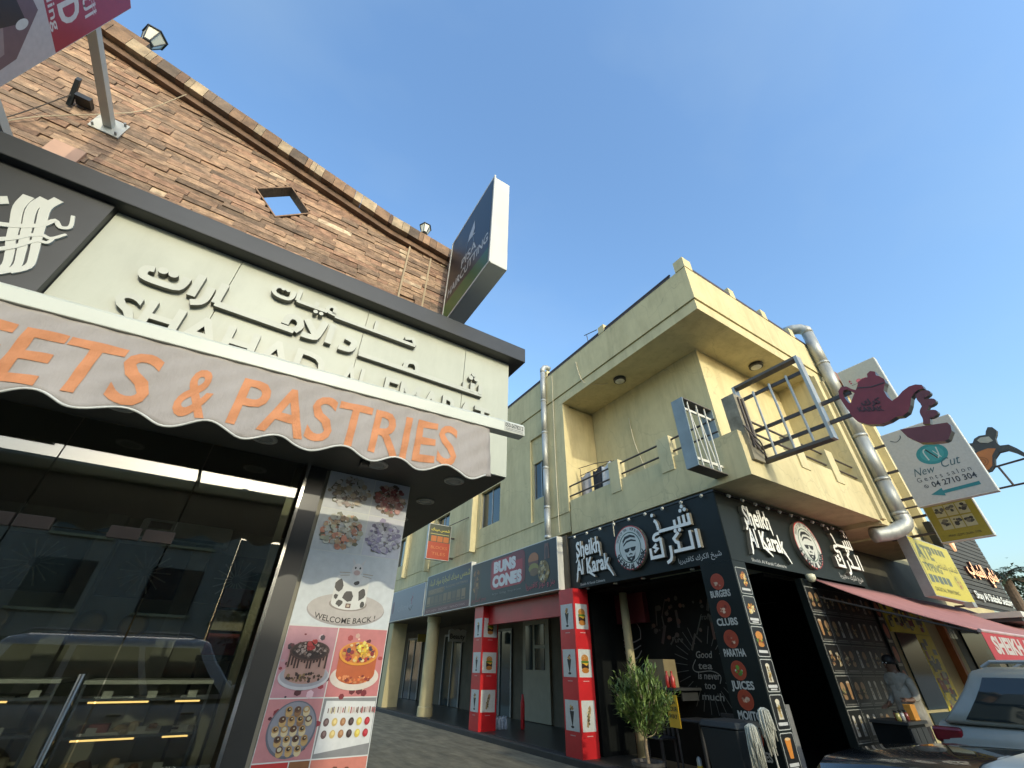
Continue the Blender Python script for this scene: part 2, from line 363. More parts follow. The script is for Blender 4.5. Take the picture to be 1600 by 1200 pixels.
# downlights under the soffit
for i, (x, y) in enumerate([(0.888, 3.886), (1.698, 3.858), (1.70, 4.643), (-0.1, 3.88), (-1.1, 3.88), (1.70, 5.5)]):
    d = MB().lathe([(0.105, 0), (0.105, -0.012), (0.085, -0.016), (0.08, -0.006)], (x, y, 3.199), 20).build('downlight', mat('downlight_ring', (0.42, 0.40, 0.33), 0.4), shop)
    MB().lathe([(0.07, 0), (0.055, -0.006)], (x, y, 3.19), 16).build('lens', mat('frosted_lens', (0.3, 0.29, 0.25), 0.25), d)
MB().box(0.72, 0.80, 3.80, 3.88, 3.12, 3.199).build('spotlight', BLACK, shop)
# gable wall: backing with the diamond opening
peak = [(-9.0, 6.98), (-4.9, 8.24), (0.434, 6.97), (1.44, 6.86)]
dc = (-0.9, 6.585); dr_ = 0.345
gp = [(-9, 4.7), (dc[0], 4.7), (dc[0], dc[1] - dr_), (dc[0] - dr_ * 0.97, dc[1]), (dc[0], dc[1] + dr_), (dc[0] + dr_ * 0.97, dc[1]), (dc[0] + 0.0005, dc[1] - dr_ - 0.0005), (dc[0] + 0.0005, 4.7), (1.44, 4.7)] + peak[::-1]
MORT = mat('stone_backing', (0.21, 0.14, 0.09), 0.9, 0.25, 6)
gable = MB().prism(gp, fA(4.33), -0.11, 0.0).build('gable_wall', MORT, shop)
STONE = []
for i, c in enumerate([(0.34, 0.225, 0.14), (0.27, 0.16, 0.10), (0.19, 0.13, 0.085), (0.45, 0.345, 0.23), (0.31, 0.195, 0.12), (0.235, 0.155, 0.10)]):
    STONE.append(mat('ledger_stone_%d' % i, c, 0.8, 0.45, 11.0, 1.0, 34, streak=(0.9, 1.0, 1.7), rnd=0.28))
BRM = []
for k in range(len(STONE)):
    me = MB().box(-0.5, 0.5, -1.0, 0.0, -0.5, 0.5).mesh('stone_strip'); me.materials.append(STONE[k]); BRM.append(me)
def topz(x): return 8.24 + (x + 4.9) * (6.97 - 8.24) / 5.334 if x < 0.434 else 6.97 - (x - 0.434) * 0.11 / 1.006
rg = random.Random(11); strips = []
z = 5.52
while z < 8.2:
    h = rg.choice([0.068, 0.076, 0.084])
    zc = z + h / 2
    xr = 1.44 if z < 6.80 else (0.434 - (zc + 0.02 - 6.97) / 0.238 if zc > 6.9 else 0.8)
    spans = [(-4.35, xr)]
    hd = dr_ - abs(zc - dc[1])
    if hd > 0: spans = [(-4.35, dc[0] - hd), (dc[0] + hd, xr)]
    for a, b in spans:
        x = a - rg.uniform(0, 0.2) if a < -4 else a
        while x < b - 0.04:
            L = rg.choice([0.14, 0.22, 0.3, 0.42, 0.58]) * rg.uniform(0.85, 1.15)
            if b - x - L < 0.12: L = b - x
            x1 = min(b, x + L)
            if x < 0.79 < x1 and 0.79 - x > 0.03: x1 = 0.79
            k = rg.choices(range(6), [6, 5, 2.5, 1.3, 5, 4])[0]
            pr = 0.028 + rg.uniform(0, 0.022) + (0.035 if x >= 0.78 else 0)
            strips.append(((x + x1) / 2, zc, x1 - x - 0.004, h - 0.005, pr, k)); x = x1
    z += h
strips.sort(key=lambda s_: -s_[2] * s_[3] * (1.0 if -4.0 < s_[0] and s_[1] > 5.62 else 0.2))
for (sx_, sz_, w_, h_, pr, k) in strips[:300]:      # the unit box runs back to -1, so its depth is scaled to meet the wall
    o = bpy.data.objects.new('stone_strip', BRM[k]); COL.objects.link(o); o.parent = gable
    o.scale = (w_, pr, h_); o.location = (sx_, 4.335, sz_)
if strips[300:]:
    b = MB()
    for (sx_, sz_, w_, h_, pr, k) in strips[300:]: b.box(sx_ - w_ / 2, sx_ + w_ / 2, 4.335 - pr, 4.335, sz_ - h_ / 2, sz_ + h_ / 2, k)
    b.build('stone_strips', STONE, gable, fix=False)['kind'] = 'stuff'
# diamond reveal trim and pilaster edge trims
TRIM = mat('tan_edge_trim', (0.36, 0.28, 0.17), 0.6, 0.15)
dm = [(dc[0], dc[1] - dr_), (dc[0] - dr_ * 0.97, dc[1]), (dc[0], dc[1] + dr_), (dc[0] + dr_ * 0.97, dc[1])]
di = [(dc[0] + (u - dc[0]) * 0.93, dc[1] + (v - dc[1]) * 0.93) for u, v in dm]
for i in range(4):
    j = (i + 1) % 4
    MB().prism([dm[i], dm[j], di[j], di[i]], fA(4.33), -0.108, 0.048).build('diamond_reveal', mat('reveal_stone', (0.24, 0.15, 0.09), 0.8, 0.3, 8, 0.6, 30), gable)
for x in (0.785, 1.13, 1.445): MB().box(x - 0.012, x + 0.012, 4.248, 4.329, 5.5, 6.86 if x > 0.5 else 6.9).build('edge_trim', TRIM, gable)
# coping tiles along the raking top
COPE = [mat('coping_tile_%d' % i, c, 0.75, 0.35, 6, 0.7, 30, rnd=0.2) for i, c in enumerate([(0.22, 0.135, 0.075), (0.145, 0.085, 0.05), (0.34, 0.26, 0.16), (0.14, 0.10, 0.066)])]
top = [(-4.9, 8.46), (0.434, 7.16), (1.50, 7.035)]
cop = thing_part = None
for (a, b) in ((top[0], top[1]), (top[1], top[2])):
    Ln = math.hypot(b[0] - a[0], b[1] - a[1]); t = 0.0
    while t < Ln - 0.02:
        w = rg.choice([0.07, 0.11, 0.16, 0.22]); t1 = min(Ln, t + w)
        p = lambda q: (a[0] + (b[0] - a[0]) * q / Ln, a[1] + (b[1] - a[1]) * q / Ln)
        (xa, za), (xb, zb) = p(t), p(t1 - 0.005); th = 0.20; e = rg.uniform(0, 0.006)
        c1 = MB().prism([(xa, za - th), (xb, zb - th), (xb, zb), (xa, za)], fA(4.14), -0.55, 0.0 + e).build('coping_tile', rg.choice(COPE), gable)
        t = t1
for (a, b) in ((top[0], top[1]), (top[1], top[2])):      # darker under-moulding of the coping
    MB().prism([(a[0], a[1] - 0.30), (b[0], b[1] - 0.30), (b[0], b[1] - 0.202), (a[0], a[1] - 0.202)], fA(4.22), -0.10, 0.0).build('coping_moulding', COPE[1], gable)
MB().prism([(-6.5, 8.82), (-3.05, 8.16), (-3.05, 8.34), (-6.5, 9.0)], fA(4.30), -0.4, 0.0).build('upper_coping', COPE[0], gable)

# ------------------------------------------------------------------ fascia sign of the sweet shop
fs_ = thing('fascia_sign', 'cream fascia sign with raised Arabic and Latin shop name, black cap on top', 'sign', (0, 3.5, 3.2))
for a, b in ((-1.70, -0.78), (-0.78, 0.395), (0.395, 1.525), (1.525, 2.112)):
    MB().box(a + 0.003, b - 0.003, 3.485, 3.514, 3.205, 4.655).build('panel', CREAM, fs_)
MB().box(2.103, 2.116, 3.516, 8.38, 3.245, 4.655).build('panel', CREAM, fs_)
MB().box(-9, -1.704, 3.42, 3.513, 3.205, 4.657).build('dark_panel', CHAR, fs_)
MB().box(-9, 2.262, 3.345, 4.1, 4.66, 4.87).box(2.13, 2.26, 4.101, 8.4, 4.66, 4.87).build('cap', CHAR, fs_, bevel=0.008)
LFACE = mat('letter_face', (0.43, 0.44, 0.365), 0.4, 0.06, 4); LSIDE = mat('letter_return', (0.16, 0.155, 0.125), 0.5, 0.1)
fr = fA(3.484)
def letter(strokes, w, k, d=0.048, dots=(), dr=0.034):
    b = MB()
    for i, (st, sm) in enumerate(strokes): b.ribbon(st, w, fr, 0.0, d + 0.0008 * (k + i), 0, 1, sm)
    for i, c in enumerate(dots): b.prism(ell(c[0], c[1], dr, dr, 14), fr, 0.0, d + 0.0008 * (k + i + 4), 0, 1)
    return b.build('letter', [LFACE, LSIDE], fs_)
w2 = 0.058
letter([([(-1.255, 4.19), (-1.30, 4.175), (-1.305, 4.12), (-1.26, 4.085), (-1.09, 4.085), (-1.05, 4.13), (-1.043, 4.22)], 3)], w2, 0, dots=[(-1.205, 4.205), (-1.135, 4.205)])
letter([([(-0.965, 4.30), (-0.965, 4.06)], 0)], w2, 0)
letter([([(-0.868, 4.21), (-0.868, 4.09), (-0.89, 4.03), (-0.945, 3.998)], 3)], w2, 0)
letter([([(-0.795, 4.295), (-0.795, 4.068)], 0), ([(-0.795, 4.068), (-0.18, 4.058)], 0), ([(-0.18, 4.058), (-0.145, 4.14), (-0.19, 4.205), (-0.255, 4.19), (-0.268, 4.10)], 3)], w2, 0)
letter([([(-0.115, 4.235), (-0.005, 4.09)], 0), ([(0.042, 4.275), (0.012, 4.10), (-0.02, 4.06), (-0.115, 4.055)], 2)], w2, 0)
letter([([(0.112, 4.285), (0.112, 4.05)], 0)], w2, 0)
letter([([(0.25, 4.19), (0.33, 4.165), (0.33, 4.10), (0.30, 4.06), (0.21, 4.055)], 3)], w2, 0)
letter([([(0.40, 4.055), (1.745, 4.055)], 0), ([(0.86, 4.075), (0.87, 4.145), (0.945, 4.17), (0.985, 4.12), (0.985, 4.055)], 3), ([(1.53, 4.145), (1.53, 4.055)], 0), ([(1.622, 4.165), (1.622, 4.055)], 0), ([(1.72, 4.17), (1.72, 4.055)], 0)], 0.05, 0, dots=[(1.595, 4.232), (1.66, 4.232), (1.628, 4.282)], dr=0.028)
w1 = 0.036
letter([([(-0.40, 4.487), (-0.445, 4.465), (-0.452, 4.41), (-0.41, 4.375), (-0.325, 4.375), (-0.295, 4.42), (-0.292, 4.49)], 3)], w1, 0, 0.055, [(-0.388, 4.47), (-0.348, 4.47)], 0.02)
letter([([(-0.25, 4.54), (-0.25, 4.395)], 0), ([(-0.25, 4.395), (0.02, 4.395)], 0), ([(-0.083, 4.465), (-0.083, 4.395)], 0)], w1, 0, 0.055, [(-0.072, 4.345), (-0.022, 4.345)], 0.02)
letter([([(0.085, 4.40), (0.078, 4.472), (0.03, 4.472), (0.02, 4.41), (0.10, 4.392)], 3)], w1, 0, 0.055)
letter([([(0.10, 4.376), (0.92, 4.376)], 0), ([(0.49, 4.51), (0.49, 4.376)], 0), ([(0.80, 4.425), (0.885, 4.455), (0.915, 4.376)], 0)], w1, 0, 0.055)
raised('letter', 'SHAHAD', -1.35, 0.16, 3.63, 0.27, fr, 0, 0.045, [LFACE, LSIDE], fs_, 0.02)
raised('letter', 'AL', 0.29, 0.57, 3.63, 0.27, fr, 0, 0.045, [LFACE, LSIDE], fs_, 0.02)
raised('letter', 'EMARAT', 0.70, 1.86, 3.63, 0.27, fr, 0, 0.045, [LFACE, LSIDE], fs_, 0.02)
LOGO = mat('white_logo', (0.52, 0.53, 0.47), 0.45, 0.04)
fr = fA(3.42)
for k, (st, w) in enumerate([
    ([(-2.11, 4.42), (-2.10, 4.29), (-2.04, 4.13), (-1.99, 3.99), (-1.945, 3.89), (-1.91, 3.76), (-1.98, 3.66)], 0.062),
    ([(-2.035, 4.45), (-2.045, 4.33), (-1.99, 4.165), (-1.94, 4.025), (-1.90, 3.915), (-1.865, 3.79), (-1.92, 3.70)], 0.062),
    ([(-1.975, 4.49), (-1.99, 4.37), (-1.938, 4.205), (-1.89, 4.06), (-1.845, 3.935), (-1.82, 3.83), (-1.87, 3.745)], 0.062),
    ([(-2.25, 4.03), (-2.04, 4.118), (-1.935, 4.205), (-1.90, 4.285), (-1.85, 4.245), (-1.81, 4.28), (-1.845, 4.39)], 0.04),
    ([(-2.15, 3.86), (-1.995, 4.007), (-1.947, 4.075), (-1.892, 4.12), (-1.841, 4.118), (-1.795, 4.20)], 0.036),
    ([(-2.10, 3.76), (-1.958, 3.938), (-1.921, 4.005), (-1.885, 4.06), (-1.84, 4.07), (-1.83, 4.12)], 0.034)]):
    MB().ribbon(st, (w, w * 0.55), fr, 0.0, 0.012 + 0.001 * k, smooth=4).build('logo_stroke', LOGO, fs_)
MB().prism([(-2.20, 4.24), (-2.15, 4.29), (-2.19, 4.35), (-2.24, 4.30)], fr, 0, 0.012).build('logo_stroke', LOGO, fs_)

# ------------------------------------------------------------------ awning with printed valance
aw = thing('shop_awning', 'white awning box with grey scalloped valance lettered in orange', 'awning', (0, 2.77, 3.2))
def awY(x): return 2.755 - 0.033 * x
def awZ(x): return 3.188 + 0.022 * x          # underside of the box
b = MB(); xs = (-4.2, 1.778)
pr = [(-0.05, 0.0), (0.04, 0.0), (0.05, 0.018), (0.045, 0.09), (0.018, 0.115), (-0.027, 0.115), (-0.05, 0.09)]
P = [[(x, awY(x) + y, awZ(x) + z_) for y, z_ in pr] for x in xs]; n = len(pr)
b.add(P[0] + P[1], [tuple(range(n)), tuple(range(2 * n - 1, n - 1, -1))] + [(i, (i + 1) % n, n + (i + 1) % n, n + i) for i in range(n)])
b.build('awning_box', mat('awning_box_white', (0.56, 0.57, 0.47), 0.35, 0.03, 2, dirt=0.05), aw, bevel=0.004)
def vy(x, z_): 
    q = max(0.0, awZ(x) - z_)
    return awY(x) - 0.03 + q * 0.03 + 0.016 * q / 0.4 * math.sin(9 * x + 1) + 0.006 * math.sin(23 * x) * q / 0.4 + 0.004 * math.sin(31 * x + 40 * q)
def hem(x): return 2.736 + 0.032 * x + 0.02 * math.sin(0.66 * x) + 0.033 * math.cos(2 * math.pi * (x + 1.118) / 0.373)
FAB = mat('valance_fabric', (0.37, 0.335, 0.305), 0.9, 0.06, 3, 0.6, 26, streak=(1, 1, 0.4), dirt=0.12)
b = MB(); nx, nz = 230, 16
x0, x1 = -4.1, 1.448
for i in range(nx + 1):
    x = x0 + (x1 - x0) * i / nx
    for j in range(nz + 1):
        zt = awZ(x) + 0.004; z_ = zt + (hem(x) - zt) * j / nz; xx = x + (0.05 * j / nz if i == nx else 0)
        b.v.append((xx, vy(x, z_), z_))
for i in range(nx):
    for j in range(nz): a = i * (nz + 1) + j; b.f.append([a, a + nz + 1, a + nz + 2, a + 1]); b.m.append(0); b.c.append(None)
val = b.build('valance', FAB, aw, smooth=True, fix=False)
so_ = val.modifiers.new('cloth', 'SOLIDIFY'); so_.thickness = 0.003; so_.offset = -1
b = MB().tube([(x0 + (x1 - x0) * i / 240, vy(x0 + (x1 - x0) * i / 240, hem(x0 + (x1 - x0) * i / 240)) - 0.004, hem(x0 + (x1 - x0) * i / 240)) for i in range(241)], 0.007, 6)
b.build('hem_piping', WHITE, val, smooth=True)
ORG = mat('orange_print', (0.56, 0.235, 0.105), 0.85, 0.10, 6, 0.6, 26, streak=(1, 1, 0.4))
def onval(pos, fs, name):
    bm = bmesh.new(); vv = [bm.verts.new((u, 0, v)) for u, v in pos]
    for f in fs:
        try: bm.faces.new([vv[i] for i in f])
        except ValueError: pass
    bmesh.ops.triangulate(bm, faces=bm.faces[:])
    for _ in range(4): bmesh.ops.subdivide_edges(bm, edges=[e for e in bm.edges if e.calc_length() > 0.035], cuts=1); bmesh.ops.triangulate(bm, faces=bm.faces[:])
    for v in bm.verts: v.co.y = vy(v.co.x, v.co.z) - 0.007
    me = bpy.data.meshes.new(name); bm.to_mesh(me); bm.free(); me.materials.append(ORG); return link(name, me, val)
for s, a, c in (('SWEETS', -2.14, -0.692), ('&', -0.57, -0.40), ('PASTRIES', -0.294, 1.177)):
    pos, fs = textpos(s, a, c, 0.0, 0.312, 0.016)
    onval([(u, v + 2.780 + 0.034 * u) for u, v in pos], fs, 'lettering')
# phone-number plate on the box end
pl = Print(lambda u, v, d=0: (u, awY(u) - 0.0515 - d, v))
pl.r(1.575, 1.768, awZ(1.67) + 0.008, awZ(1.67) + 0.088, (205, 205, 190)).t('050-5678212', 1.585, 1.76, awZ(1.67) + 0.046, 0.036, (40, 42, 40), 0.02).r(1.59, 1.755, awZ(1.67) + 0.03, awZ(1.67) + 0.034, (90, 90, 85)).r(1.59, 1.755, awZ(1.67) + 0.018, awZ(1.67) + 0.022, (120, 120, 115))
pl.done('number_label', aw)
for x in (-2.6, -0.6, 1.36): MB().tube([(x, awY(x) + 0.04, awZ(x) + 0.06), (x, 3.484, awZ(x) + 0.16)], 0.015, 8).build('bracket', WHITE, aw)

# ------------------------------------------------------------------ glass shop front
FRM = mat('dark_door_frame', (0.02, 0.021, 0.019), 0.35, 0.1); OLV = mat('olive_frame', (0.16, 0.14, 0.08), 0.4, 0.1, metal=0.3)
for a, b_, z0, z1 in ((-3.7, -2.27, 0.16, 2.37), (-2.26, -1.365, 0.16, 2.37), (-1.355, -0.475, 0.16, 2.37), (-0.465, 0.30, 0.16, 3.198), (-1.355, -0.475, 2.378, 3.198), (-2.26, -1.365, 2.378, 3.198), (-3.7, -2.27, 2.378, 3.198)):
    MB().box(a, b_, 4.28, 4.29, z0, z1).build('glass_pane', SHOPGL, shop)
MB().box(0.33, 0.355, 4.262, 4.31, 0.16, 3.198).build('mullion', CHROME, shop)
MB().box(0.356, 0.515, 4.285, 4.33, 0.16, 3.198).build('mullion', FRM, shop)
MB().box(0.24, 0.30, 4.40, 4.46, 0.161, 3.198).build('mullion', OLV, shop)
PATCH = mat('patch_fitting', (0.16, 0.12, 0.10), 0.3, 0.1, metal=0.6)
for x in (-0.545, -0.755, -1.26, -1.465, -2.2):
    w = 0.095
    MB().box(x - w, x + w, 4.262, 4.308, 2.345, 2.43).build('patch_fitting', PATCH, shop, bevel=0.004)
for x in (-0.59, -2.05):
    MB().tube([(x, 4.21, 0.6), (x, 4.21, 1.52)], 0.018, 12).tube([(x, 4.21, 0.72), (x, 4.28, 0.72)], 0.01).tube([(x, 4.21, 1.4), (x, 4.28, 1.4)], 0.01).build('door_handle', CHROME, shop)
# inside the shop
ac = thing('wall_air_conditioner', 'white split air conditioner high on the back wall inside the glass front', 'air conditioner', (-0.65, 7.6, 2.9))
MB().prism(rrect(-1.18, -0.13, 2.93, 3.18, 0.04), fA(7.6), 0.0, 0.22).build('body', mat('ac_white', (0.75, 0.75, 0.68), 0.4), ac)
MB().box(-1.12, -0.19, 7.375, 7.379, 2.95, 2.985).build('louvre', GREYM, ac); MB().box(-1.10, -0.85, 7.374, 7.379, 3.06, 3.15).build('grille', CHAR, ac)
LAT = mat('lattice_black', (0.012, 0.013, 0.011), 0.4, 0.1); LATW = mat('lattice_inlay', (0.32, 0.32, 0.27), 0.6, 0.1)
for i, x in enumerate((-2.0, -1.42 + 0.5, 0.12)):
    names = ['left', 'middle', 'right']
    t = thing('lattice_panel', 'black lattice wall panel with star pattern, %s one inside the shop' % names[i], 'wall panel', (x, 7.6, 2.3), 'lattice panels on the back wall')
    MB().box(x - 0.40, x + 0.40, 7.52, 7.598, 2.25, 2.86).build('board', LAT, t)
    f2 = fA(7.519)
    for q in range(16):
        a = math.pi * q / 8
        MB().ribbon([(x + 0.05 * math.cos(a), 2.55 + 0.05 * math.sin(a)), (x + 0.27 * math.cos(a), 2.55 + 0.27 * math.sin(a))], 0.014, f2, 0, 0.006 + 0.0005 * q).build('inlay', LATW, t)
for i, x in enumerate((-1.46, -0.40)):
    MB().box(x - 0.10, x + 0.10, 7.45, 7.598, 0.17, 3.19).build('pilaster', mat('pilaster_grey', (0.30, 0.29, 0.24), 0.6), shop)
WARM = mat('warm_shelf_light', (0.8, 0.6, 0.3), 0.5, 0.05, emit=((1.0, 0.62, 0.2), 0.9))
for i, (x0_, x1_, y0_, nm) in enumerate(((-3.6, -0.95, 5.9, 'long glass display counter with lit shelves behind the double door'), (-0.75, 0.2, 5.6, 'short glass display counter with lit shelves behind the fixed pane'))):
    t = thing('display_counter', nm, 'counter', ((x0_ + x1_) / 2, y0_, 0.16), 'display counters in the sweet shop')
    MB().box(x0_, x1_, y0_, y0_ + 0.6, 0.161, 0.55).build('base', FRM, t)
    for zz in (0.80, 1.05, 1.30):
        sh = MB().box(x0_ + 0.02, x1_ - 0.02, y0_ + 0.05, y0_ + 0.58, zz, zz + 0.02).build('shelf', CHROME, t)
        [MB().box(xx_, min(xx_ + 0.42, x1_ - 0.06), y0_ + 0.06, y0_ + 0.075, zz - 0.014, zz - 0.001).build('shelf_light', WARM, sh) for xx_ in [x0_ + 0.08 + 0.62 * k_ for k_ in range(5)] if xx_ + 0.2 < x1_]
    for xx in (x0_ + 0.005, x1_ - 0.025): MB().box(xx, xx + 0.02, y0_ + 0.02, y0_ + 0.6, 0.551, 1.42).build('upright', CHROME, t)
    MB().box(x0_, x1_, y0_, y0_ + 0.6, 1.421, 1.45).build('top', WHITE, t)
    rg2 = random.Random(i + 3); b = MB()
    for zz in (0.82, 1.07, 1.32):
        xx_ = x0_ + 0.1
        while xx_ < x1_ - 0.2:
            tw_ = rg2.uniform(0.18, 0.3); MB().box(xx_, min(xx_ + tw_, x1_ - 0.03), y0_ + 0.12, y0_ + 0.5, zz + 0.001, zz + 0.012).build('tray', rg2.choice([WHITE, CHROME, FRM]), t); MB().box(xx_ + 0.05, xx_ + 0.12, y0_ + 0.09, y0_ + 0.095, zz, zz + 0.05).build('price_card', WHITE, t); xx_ += tw_ + rg2.uniform(0.03, 0.1)
    for zz in (0.82, 1.07):
        x = x0_ + 0.12
        while x < x1_ - 0.15:
            w_ = rg2.uniform(0.03, 0.07); hh_ = rg2.uniform(0.02, 0.09); mi_ = rg2.randint(0, 3); yy_ = y0_ + 0.25 + rg2.uniform(-.1, .12)
            b.lathe([(w_, 0.0), (w_ * 1.08, hh_ * 0.4), (w_ * rg2.uniform(.5, 1.0), hh_), (0.004, hh_ * 1.1)], (x, yy_, zz), 9, mi_) if mi_ < 3 else b.box(x - w_, x + w_, yy_ - w_, yy_ + w_, zz + 0.001, zz + hh_, 3); x += rg2.uniform(0.09, 0.24)
    ob = b.build('pastries', [mat('pastry_brown', (0.22, 0.12, 0.05), 0.6, 0.4, 30), mat('pastry_cream', (0.42, 0.36, 0.24), 0.6, 0.3, 30), mat('pastry_dark', (0.06, 0.035, 0.025), 0.5, 0.3, 30), mat('pastry_box', (0.30, 0.10, 0.09), 0.6, 0.3, 30)], t); ob['kind'] = 'stuff'
for i, (z_, c) in enumerate(((1.9, (0.25, 0.03, 0.03)), (2.15, (0.5, 0.42, 0.3)), (2.4, (0.25, 0.05, 0.04)))):
    t = MB().box(0.02, 0.36, 6.9, 7.3, z_ - 0.24, z_ - 0.02).build('gift_box', mat('gift_box_%d' % i, c, 0.6), None, bevel=0.01)
    tag(t, ['dark red gift box, lowest in the stack inside the shop', 'cream gift box in the middle of the stack inside the shop', 'red gift box on top of the stack inside the shop'][i], 'box', 'gift boxes stacked inside the shop')
t = thing('box_stand', 'dark stand under the stack of gift boxes inside the shop', 'stand', (0.19, 7.1, 0.16)); MB().box(-0.02, 0.40, 6.88, 7.32, 1.6, 1.659).build('top', FRM, t)
for xx in (0.0, 0.36):
    for yy in (6.9, 7.28): MB().box(xx, xx + 0.03, yy, yy + 0.03, 0.161, 1.599).build('leg', FRM, t)
for i in range(6):
    x = -2.9 + 0.42 * i
    if abs(x + 1.46) < 0.2 or abs(x + 0.4) < 0.2: continue
    t = MB().lathe([(0.13, 0.0), (0.15, 0.02), (0.10, 0.03), (0.02, 0.028)], (0, 0, 0), 20).build('wall_plate', mat('brass_plate', (0.3, 0.2, 0.07), 0.35, 0.2, metal=0.6), None, smooth=True)
    t.rotation_euler = (R(90), 0, 0); t.location = (x, 7.59, 1.95)
    tag(t, ['leftmost', 'second', 'third', 'fourth', 'fifth', 'rightmost'][i] + ' round brass plate in the row on the back wall of the sweet shop', 'plate', 'brass plates on the shop wall')

# ------------------------------------------------------------------ tall food poster beside the glass
po = thing('food_poster', 'tall white poster of cakes and flower bouquets beside the shop glass', 'poster', (0.96, 4.28, 0.2))
MB().box(0.55, 1.382, 4.30, 4.328, 0.18, 3.196).build('backing', SHEETW, po)
fr = fA(4.2995); rp = random.Random(5)
def pic(x0, x1, y0, y1, bgc):
    p = Print(fr, 0.0006); g = 0.004; p.r(x0 + g, x1 - g, y0 + g, y1 - g, bgc); return p
def bouquet(x0, x1, y0, y1, bgc, cols, leaf):
    p = pic(x0, x1, y0, y1, bgc); cx, cy = (x0 + x1) / 2, (y0 + y1) / 2; rx, ry = (x1 - x0) * 0.40, (y1 - y0) * 0.38
    p.p([(cx - 0.05, y0 + 0.01), (cx + 0.05, y0 + 0.01), (cx + rx * 0.8, cy - 0.02), (cx - rx * 0.8, cy - 0.02)], tuple(min(255, c + 8) for c in bgc))
    p.blobs(40, cx, cy, rx * 1.1, ry * 1.1, 0.016, 0.036, leaf, rp, 5, 1.0)
    p.blobs(85, cx, cy, rx, ry, 0.016, 0.032, cols, rp, 7, 1.0)
    p.blobs(60, cx, cy, rx * 0.95, ry * 0.95, 0.004, 0.009, cols + [(250, 245, 240), (90, 70, 80)], rp, 5)
    p.done('picture', po)
bouquet(0.55, 1.005, 2.83, 3.196, (218, 222, 226), [(226, 224, 214), (196, 178, 150), (170, 150, 140), (236, 230, 222)], [(120, 118, 92), (150, 140, 120)])
bouquet(1.005, 1.38, 2.83, 3.196, (214, 216, 222), [(170, 96, 92), (205, 150, 140), (140, 70, 70), (216, 190, 170)], [(110, 90, 70), (150, 130, 100)])
bouquet(0.55, 1.005, 2.45, 2.83, (224, 228, 226), [(228, 226, 206), (210, 180, 140), (222, 150, 120), (190, 190, 160)], [(130, 130, 100), (206, 160, 120)])
bouquet(1.005, 1.38, 2.45, 2.83, (226, 226, 232), [(240, 238, 240), (206, 200, 216), (168, 158, 190), (225, 220, 230)], [(150, 140, 170), (130, 130, 120)])
p = pic(0.55, 1.38, 1.855, 2.45, (226, 232, 232)); cx, cy = 0.985, 2.02           # the spotted cake on its round board
p.e(cx, cy - 0.03, 0.335, 0.125, (176, 170, 166), 40).e(cx, cy - 0.02, 0.33, 0.118, (206, 198, 190), 40)
p.e(cx, cy + 0.015, 0.165, 0.055, (160, 150, 140), 28).p([(cx - 0.15, cy + 0.02)] + [(cx + 0.15 * math.cos(t), cy + 0.02 + 0.05 * math.sin(t)) for t in [math.pi + math.pi * i / 12 for i in range(13)]] + [(cx + 0.15, cy + 0.22), (cx - 0.15, cy + 0.22)], (240, 240, 232)).e(cx, cy + 0.22, 0.15, 0.045, (250, 250, 244), 28)
for bx, by, rx, ry in ((-0.11, 0.16, 0.035, 0.05), (-0.02, 0.08, 0.045, 0.05), (0.10, 0.10, 0.03, 0.055), (-0.08, 0.02, 0.03, 0.03), (0.04, 0.19, 0.03, 0.02), (0.12, 0.02, 0.02, 0.03), (-0.12, 0.07, 0.02, 0.02)):
    p.p([(cx + bx + rx * math.cos(t) * rp.uniform(.7, 1.2), cy + by + ry * math.sin(t) * rp.uniform(.7, 1.2)) for t in [6.283 * i / 9 for i in range(9)]], (70, 66, 62))
p.e(cx + 0.02, cy + 0.30, 0.05, 0.055, (244, 240, 234), 20).e(cx + 0.02, cy + 0.275, 0.03, 0.022, (222, 190, 180), 16)
p.p([(cx - 0.025, cy + 0.34), (cx - 0.045, cy + 0.40), (cx - 0.005, cy + 0.355)], (235, 230, 224)).p([(cx + 0.045, cy + 0.355), (cx + 0.085, cy + 0.40), (cx + 0.065, cy + 0.34)], (235, 230, 224)).e(cx, cy + 0.315, 0.008, 0.01, (40, 38, 36)).e(cx + 0.042, cy + 0.315, 0.008, 0.01, (40, 38, 36))
for sx in (-1, 1): p.line([(cx + 0.02 + sx * 0.06, cy + 0.27), (cx + 0.02 + sx * 0.15, cy + 0.265)], 0.008, (200, 190, 170)); p.line([(cx + 0.02 + sx * 0.06, cy + 0.25), (cx + 0.02 + sx * 0.14, cy + 0.24)], 0.006, (190, 180, 160))
p.r(cx - 0.022, cx + 0.022, cy - 0.015, cy + 0.02, (110, 70, 60)).r(cx - 0.012, cx + 0.012, cy - 0.007, cy + 0.012, (214, 196, 170))
def arc(pt): 
    u, v = pt; q = (u - cx) / 0.30; return (u, v + 0.045 * q * q)
p.t('WELCOME BACK !', cx - 0.26, cx + 0.26, cy - 0.135, 0.042, (60, 56, 54), 0.01, warp=arc); p.done('picture', po)
p = pic(0.55, 0.95, 1.37, 1.855, (206, 150, 158)); cx, cy = 0.76, 1.58            # dark chocolate cake
p.blobs(40, cx, cy, 0.2, 0.23, 0.008, 0.03, [(150, 50, 60), (226, 190, 196), (96, 40, 50), (60, 50, 60)], rp, 6); p.e(cx, cy - 0.075, 0.19, 0.085, (206, 206, 208), 32).e(cx, cy - 0.065, 0.18, 0.075, (176, 174, 178), 32)
p.p([(cx - 0.15, cy + 0.10)] + [(cx + 0.15 * math.cos(t), cy - 0.06 + 0.06 * math.sin(t)) for t in [math.pi + math.pi * i / 14 for i in range(15)]] + [(cx + 0.15, cy + 0.10)], (190, 150, 136))
